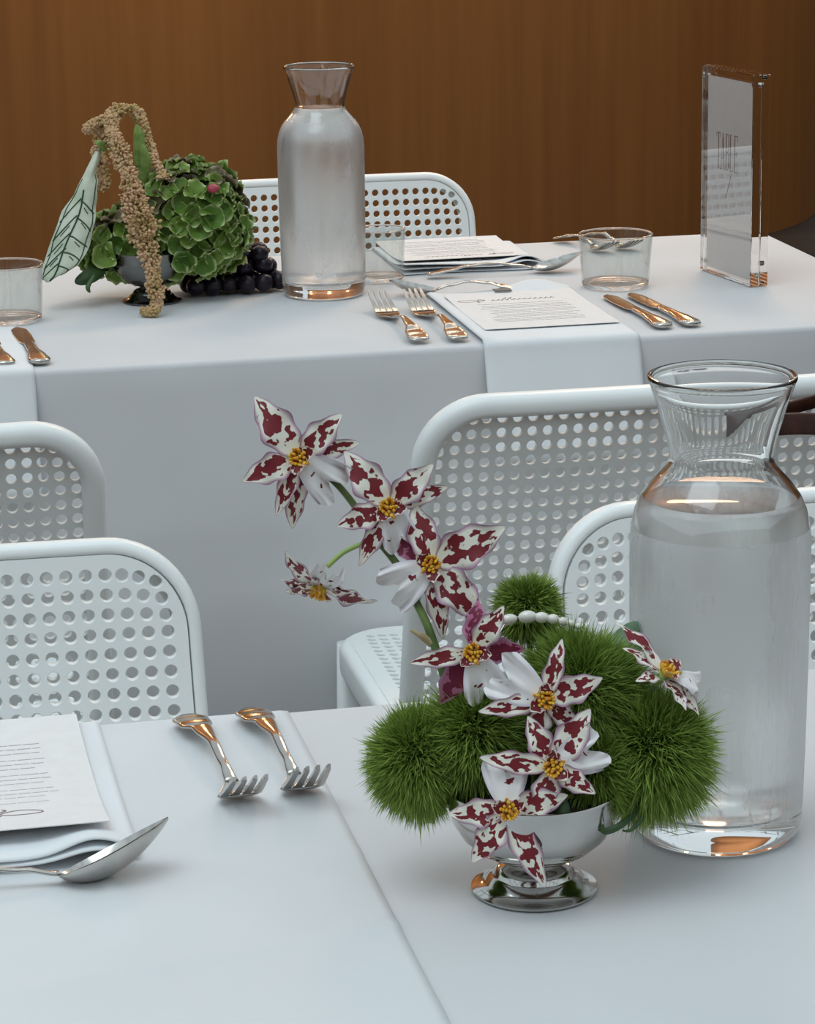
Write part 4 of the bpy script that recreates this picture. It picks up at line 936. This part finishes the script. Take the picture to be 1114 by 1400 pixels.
# grass loops and small leaves under the right balls
def blade(pts, wid, material, name, label, cat, th=0.0004):
    P = smooth_path(pts, 6); g = G(); base = Vector(pts[0]); mN = len(P)
    for s in (0, 1):
        for i, p in enumerate(P):
            f = i / (mN - 1); t_ = (P[min(i + 1, mN - 1)] - P[max(i - 1, 0)]).normalized(); sd = t_.cross(FW).normalized(); w_ = wid * (math.sin(PI * (0.12 + 0.86 * f)) ** 0.7)
            nn = sd.cross(t_) * (th * s)
            for v in (-1, 0, 1): g.v.append(tuple(p + sd * (w_ * v) + nn - sd.cross(t_) * (0.15 * w_ * (v == 0)))); g.uv.append((f, (v + 1) / 2))
    A = 3 * mN
    for i in range(mN - 1):
        for v in (0, 1): a = 3 * i + v; g.f += [(a, a + 1, a + 4, a + 3), (A + a, A + a + 3, A + a + 4, A + a + 1)]
        a = 3 * i; g.f += [(a, a + 3, A + a + 3, A + a), (a + 2, A + a + 2, A + a + 5, a + 5)]
    g.f += [(0, A, A + 1, 1), (1, A + 1, A + 2, 2)]
    o = obj(name, g.off(base), material, loc=base); return tag(o, label, cat)
blade([(0.4007, 1.3523, 0.8100), (0.3958, 1.3411, 0.801), (0.3839, 1.332, 0.7972), (0.3765, 1.3329, 0.7951), (0.3752, 1.3347, 0.8000), (0.3785, 1.345, 0.8060)], 0.0019, M['leaf'], 'grass_blade', 'folded green blade looping over the right rim of the bowl', 'leaf')
blade([(0.4085, 1.3504, 0.8120), (0.4040, 1.3440, 0.803), (0.3985, 1.3389, 0.797), (0.3916, 1.3347, 0.7934), (0.3870, 1.3354, 0.7933)], 0.0013, M['leaf'], 'grass_blade', 'thin dark blade hanging right of the bowl, nearest the carafe', 'leaf')
blade([(0.3500, 1.345, 0.822), (0.3525, 1.3310, 0.812), (0.3545, 1.3275, 0.8025)], 0.0042, M['leaf'], 'leaf', 'dark strap leaf hanging over the bowl front beside the lowest orchid', 'leaf')
blade([(0.404, 1.408, 0.858), (0.413, 1.416, 0.871), (0.4235, 1.4215, 0.880)], 0.0090, M['greyleaf'], 'leaf', 'rounded grey-green leaf between the green balls and the near carafe', 'leaf')

# ------------------------------------------------------------------ far arrangement
def floret_mesh(seed, material):
    r_ = random.Random(seed); g = G()
    for k in range(4):
        a0 = k * PI / 2 + r_.uniform(-.2, .2); L = r_.uniform(.9, 1.1); tilt = r_.uniform(.30, .75); W_ = r_.uniform(.62, .75)
        NU, NV = 5, 6; vs = []; uv = []; tw = r_.uniform(-.2, .2)
        for i in range(NU + 1):
            u = i / NU
            for j in range(NV + 1):
                v = -1 + 2 * j / NV; w_ = W_ * math.sin(PI * (0.10 + 0.72 * u ** 0.9)) ; x = L * u * (1 - 0.22 * v * v * u); y = w_ * v
                z = tilt * u - 0.35 * tilt * u ** 3 + 0.30 * v * v * u + 0.05 * math.sin(6 * v + seed + k) * u + tw * v * u
                vs.append((x * math.cos(a0) - y * math.sin(a0), x * math.sin(a0) + y * math.cos(a0), z)); uv.append((max(u ** 2.2, abs(v) ** 3 * (0.3 + .7 * u)), 0))
        g.add(vs, [(i * (NV + 1) + j, (i + 1) * (NV + 1) + j, (i + 1) * (NV + 1) + j + 1, i * (NV + 1) + j + 1) for i in range(NU) for j in range(NV)], uv)
    sphere(g, (0, 0, 0.05), 0.10, 6, 5)
    return g.mesh('floret', material)
FLO = [floret_mesh(s, M['floret']) for s in range(5)] + [floret_mesh(s + 9, M['floret_red']) for s in range(2)]
def hydrangea(c, R, sq, count, label, seed, fs, foot):
    c = Vector(c); t_ = thing('hydrangea_head', label, 'flower', c, 0, 'green hydrangea heads'); r_ = random.Random(seed)
    for k in range(count):
        z = 1 - 2 * (k + 0.5) / count; ph = k * 2.39996; d = Vector((math.sqrt(1 - z * z) * math.cos(ph), math.sqrt(1 - z * z) * math.sin(ph), z))
        if d.z < -0.80: continue
        p = Vector((d.x * sq[0], d.y * sq[1], d.z * sq[2])) * (R * r_.uniform(0.80, 1.0)) ; dd = (d + Vector((r_.uniform(-.35, .35), r_.uniform(-.35, .35), r_.uniform(-.2, .35)))).normalized()
        s = fs * r_.uniform(0.85, 1.15); red = d.z > 0.35 and r_.random() < 0.34
        mm = Matrix.Translation(p) @ dd.to_track_quat('Z', 'Y').to_matrix().to_4x4() @ Matrix.Rotation(r_.random() * 6.28, 4, 'Z') @ Matrix.Scale(s, 4)
        put('floret', FLO[5 + k % 2] if red else FLO[k % 5], t_, mw=mm)
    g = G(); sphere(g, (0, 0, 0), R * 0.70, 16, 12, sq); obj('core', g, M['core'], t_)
    g = G(); f = Vector(foot) - c; tube(g, [Vector((0, 0, 0)), f * 0.5, f], 0.002, 8); obj('stem', g, M['stem'], t_)
hydrangea((0.4020, 3.1950, 0.8370), 0.072, (0.92, 0.85, 1.0), 190, 'large round green hydrangea head between the tassel and the far carafe', 4, 0.0150, (0.365, 3.185, 0.805))
hydrangea((0.3250, 3.2050, 0.8130), 0.044, (1.0, 0.9, 0.95), 74, 'smaller green hydrangea head left of the tassel, behind the white leaf', 8, 0.0150, (0.345, 3.187, 0.805))
bd = thing('rose_bud', 'tiny pink bud on the top of the green hydrangea', 'flower', (0.4225, 3.1380, 0.8850)); g = G(); sphere(g, (0, 0, 0), 0.0065, 10, 8, (1.1, 1, .8)); obj('bud', g, M['bud'], bd)
g = G(); tube(g, [(0, 0.002, -0.004), (-0.003, 0.014, -0.022)], 0.0014, 6); obj('stem', g, M['stem'], bd)

def tassel(paths, label):
    base = Vector((0.3469, 3.2046, 0.8176)); t_ = thing('amaranth_tassel', label, 'flower', base); r_ = np.random.default_rng(5)
    for (pts, r0, r1, nb, stem) in paths:
        P = smooth_path(pts, 8); g = G()
        for k in range(nb):
            f = r_.random(); i = f * (len(P) - 1); a = P[int(i)]; b = P[min(int(i) + 1, len(P) - 1)]; p = a.lerp(b, i - int(i))
            rad = r0 + (r1 - r0) * f; rad *= 0.62 + 0.62 * abs(noise.noise((f * 9, r0 * 900, 0.5))) * 2
            d = r_.normal(size=3); d /= np.linalg.norm(d); q = p + Vector(d) * (rad * (0.5 + 0.5 * r_.random()))
            if q.z < 0.7535: q.z = 0.7535
            s = 0.0016 * (0.7 + 0.7 * r_.random()); sphere(g, q, s, 5, 4, (1, 1, 1.4), d)
        o = obj('tassel', g.off(base), M['amaranth'], t_); o['kind'] = 'stuff'
        if stem: g = G(); tube(g, P, 0.0018, 7); obj('stem', g.off(base), M['sprig'], t_)
tassel([
    ([(0.3469, 3.2046, 0.8176), (0.3473, 3.2224, 0.8835), (0.3525, 3.2347, 0.9328), (0.3434, 3.2341, 0.9629), (0.3252, 3.219, 0.9712), (0.3140, 3.1971, 0.9599)], 0.001, 0.005, 240, True),
    ([(0.3252, 3.219, 0.9680), (0.3150, 3.1971, 0.9560), (0.3182, 3.1681, 0.934), (0.3266, 3.1423, 0.9037), (0.3319, 3.1274, 0.8722), (0.3389, 3.1122, 0.8409)], 0.008, 0.0155, 2400, True),
    ([(0.3340, 3.1200, 0.8650), (0.3389, 3.1122, 0.8409), (0.3442, 3.0974, 0.8096), (0.3468, 3.0900, 0.7820), (0.3475, 3.0857, 0.7640), (0.3410, 3.0851, 0.7560), (0.3325, 3.0893, 0.7575)], 0.0150, 0.0055, 1700, True),
    ([(0.3304, 3.2284, 0.9700), (0.3468, 3.2243, 0.9690), (0.3553, 3.2078, 0.9528), (0.3585, 3.2005, 0.9283), (0.3659, 3.1833, 0.9091), (0.3702, 3.1678, 0.8941)], 0.005, 0.007, 700, True),
    ([(0.3229, 3.2168, 0.9630), (0.3025, 3.2091, 0.9575), (0.2864, 3.2002, 0.9500)], 0.009, 0.005, 420, False),
    ([(0.3120, 3.2158, 0.9500), (0.2990, 3.2022, 0.9265), (0.3035, 3.1839, 0.9033), (0.3010, 3.1811, 0.8880)], 0.011, 0.006, 700, False)], 'drooping tan amaranth tassel arching down over the green hydrangea')
# caladium leaf: white with dark veins
def cala():
    mid = smooth_path([(0.2970, 3.1700, 0.9290), (0.2790, 3.1620, 0.8916), (0.2660, 3.1550, 0.8528), (0.2480, 3.1480, 0.8126), (0.2310, 3.1420, 0.7860)], 6)
    base = Vector((0.2970, 3.1700, 0.9290)); t_ = thing('caladium_leaf', 'long white caladium leaf with dark green veins at far left', 'leaf', base)
    nM = len(mid); side = Vector((0.93, -0.20, 0.30)).normalized(); nrm = Vector((0.0, -1, 0.1))
    wl = [(0, .0035, .0045), (.15, .005, .009), (.28, .009, .018), (.42, .021, .023), (.60, .023, .029), (.75, .021, .034), (.90, .014, .032), (1.0, .003, .006)]
    def pt(f, v, lift=0.0):
        i = f * (nM - 1); a = mid[int(i)]; b = mid[min(int(i) + 1, nM - 1)]; p = a.lerp(b, i - int(i)); wL, wR = interp(wl, f); w_ = wR if v > 0 else wL
        return p + side * (v * w_) + Vector((0, 1, 0)) * (0.009 * v * v + 0.0015 * math.sin(f * 25 + v * 3) * abs(v)) + nrm * lift - base
    g = G(); NU, NV = 30, 8
    for s in (0, 1):
        for i in range(NU + 1):
            for j in range(NV + 1): g.v.append(tuple(pt(i / NU, -1 + 2 * j / NV, 0.0005 * s))); g.uv.append((i / NU, j / NV))
    A = (NU + 1) * (NV + 1)
    for i in range(NU):
        for j in range(NV): a = i * (NV + 1) + j; g.f += [(a, a + NV + 1, a + NV + 2, a + 1), (A + a, A + a + 1, A + a + NV + 2, A + a + NV + 1)]
    obj('leaf_blade', g, M['caladium'], t_)
    def vein(P, r):
        g = G(); tube(g, [pt(f, v, 0.0006) for f, v in P], r, 5); obj('vein', g, M['vein'], t_)
    vein([(0.28 + 0.70 * k / 12, 0.1 * math.sin(k * .7)) for k in range(13)], 0.0011)
    for f0, sg_ in ((.34, -1), (.36, 1), (.46, -1), (.48, 1), (.57, -1), (.60, 1), (.68, -1), (.71, 1), (.79, -1), (.82, 1)):
        vein([(f0 + 0.14 * (k / 7) ** 1.3, sg_ * 0.90 * k / 7) for k in range(8)], 0.00085)
    for sg_ in (-1, 1): vein([(0.2 + 0.74 * k / 16, sg_ * (0.83 + 0.05 * math.sin(k))) for k in range(17)], 0.0007)
    for f0, sg_, v0 in ((.42, 1, .5), (.53, 1, .55), (.65, 1, .5), (.76, 1, .5), (.52, -1, .5), (.64, -1, .5), (.74, -1, .5)):
        vein([(f0 + .02 * k, sg_ * (v0 - 0.22 + 0.10 * k)) for k in range(4)], 0.0006)
    g = G(); tube(g, smooth_path([(0, 0, 0), (0.012, 0.016, 0.006), (0.03, 0.03, -0.03), (0.045, 0.015, -0.122)], 6), 0.0016, 7); obj('leaf_stalk', g, M['greyleaf'], t_)
cala()
blade([(0.3446, 3.1950, 0.905), (0.3460, 3.1900, 0.935), (0.3440, 3.1880, 0.955)], 0.007, M['sprig'], 'leaf', 'bright green upright leaf inside the arch of the tan tassel', 'leaf')
blade([(0.3480, 3.1850, 0.890), (0.3510, 3.1760, 0.915), (0.3470, 3.1720, 0.935)], 0.006, M['sprig'], 'leaf', 'short bright green leaf just below the taller one in the arch', 'leaf')
blade([(0.3050, 3.1750, 0.928), (0.2990, 3.1640, 0.938), (0.2930, 3.1610, 0.940)], 0.004, M['sprig'], 'leaf', 'small green leaf at the top of the white-veined leaf', 'leaf')
blade([(0.300, 3.180, 0.795), (0.280, 3.160, 0.788), (0.262, 3.155, 0.782)], 0.009, M['leaf'], 'leaf', 'dark green leaf low behind the tip of the white-veined leaf', 'leaf')
blade([(0.285, 3.155, 0.790), (0.276, 3.148, 0.778), (0.278, 3.146, 0.771)], 0.0028, M['leaf'], 'leaf', 'narrow curled leaf hanging left of the far bowl', 'leaf')

# dark grapes spilling to the right of the far bowl
gr = thing('grape_bunch', 'bunch of dark purple grapes lying beside the far carafe', 'grapes', (0.45, 3.222, 0.752))
r_ = random.Random(12); placed = []
g0 = G(); sphere(g0, (0, 0, 0), 1.0, 16, 11, (1, 1, 1.08)); GM = g0.mesh('grape', M['grape'])
def grape(x, y, z, r):
    mm = Matrix.Translation(Vector((x, y, z)) - gr.location) @ Matrix.Rotation(r_.random() * 3, 4, 'X') @ Matrix.Rotation(r_.random() * 3, 4, 'Y') @ Matrix.Scale(r, 4)
    put('grape', GM, gr, mw=mm); placed.append(Vector((x, y, z)))
for row, (z, n_, x0, x1, ys_) in enumerate(((0.7630, 6, 0.400, 0.500, (0, -0.021, 0.020)), (0.7800, 5, 0.410, 0.488, (-0.010, 0.011)), (0.7955, 4, 0.430, 0.482, (-0.002, 0.016)))):
    for k in range(n_):
        for q, dy in enumerate(ys_):
            x = x0 + (x1 - x0) * (k + 0.35 * (q % 2)) / (n_ - 1) + r_.uniform(-.003, .003)
            tp = 1 - 0.5 * max(0, (x - 0.47) / 0.04)
            grape(x, 3.216 + dy * tp + r_.uniform(-.003, .003), z + (r_.uniform(-.003, .003) if row else 0), 0.0106 * r_.uniform(0.92, 1.06))
g = G(); tube(g, smooth_path([(0.38, 3.20, 0.80), (0.42, 3.215, 0.782), (0.47, 3.22, 0.772)], 5), 0.0016, 6); obj('stalk', g.off(gr.location), M['stem'], gr)
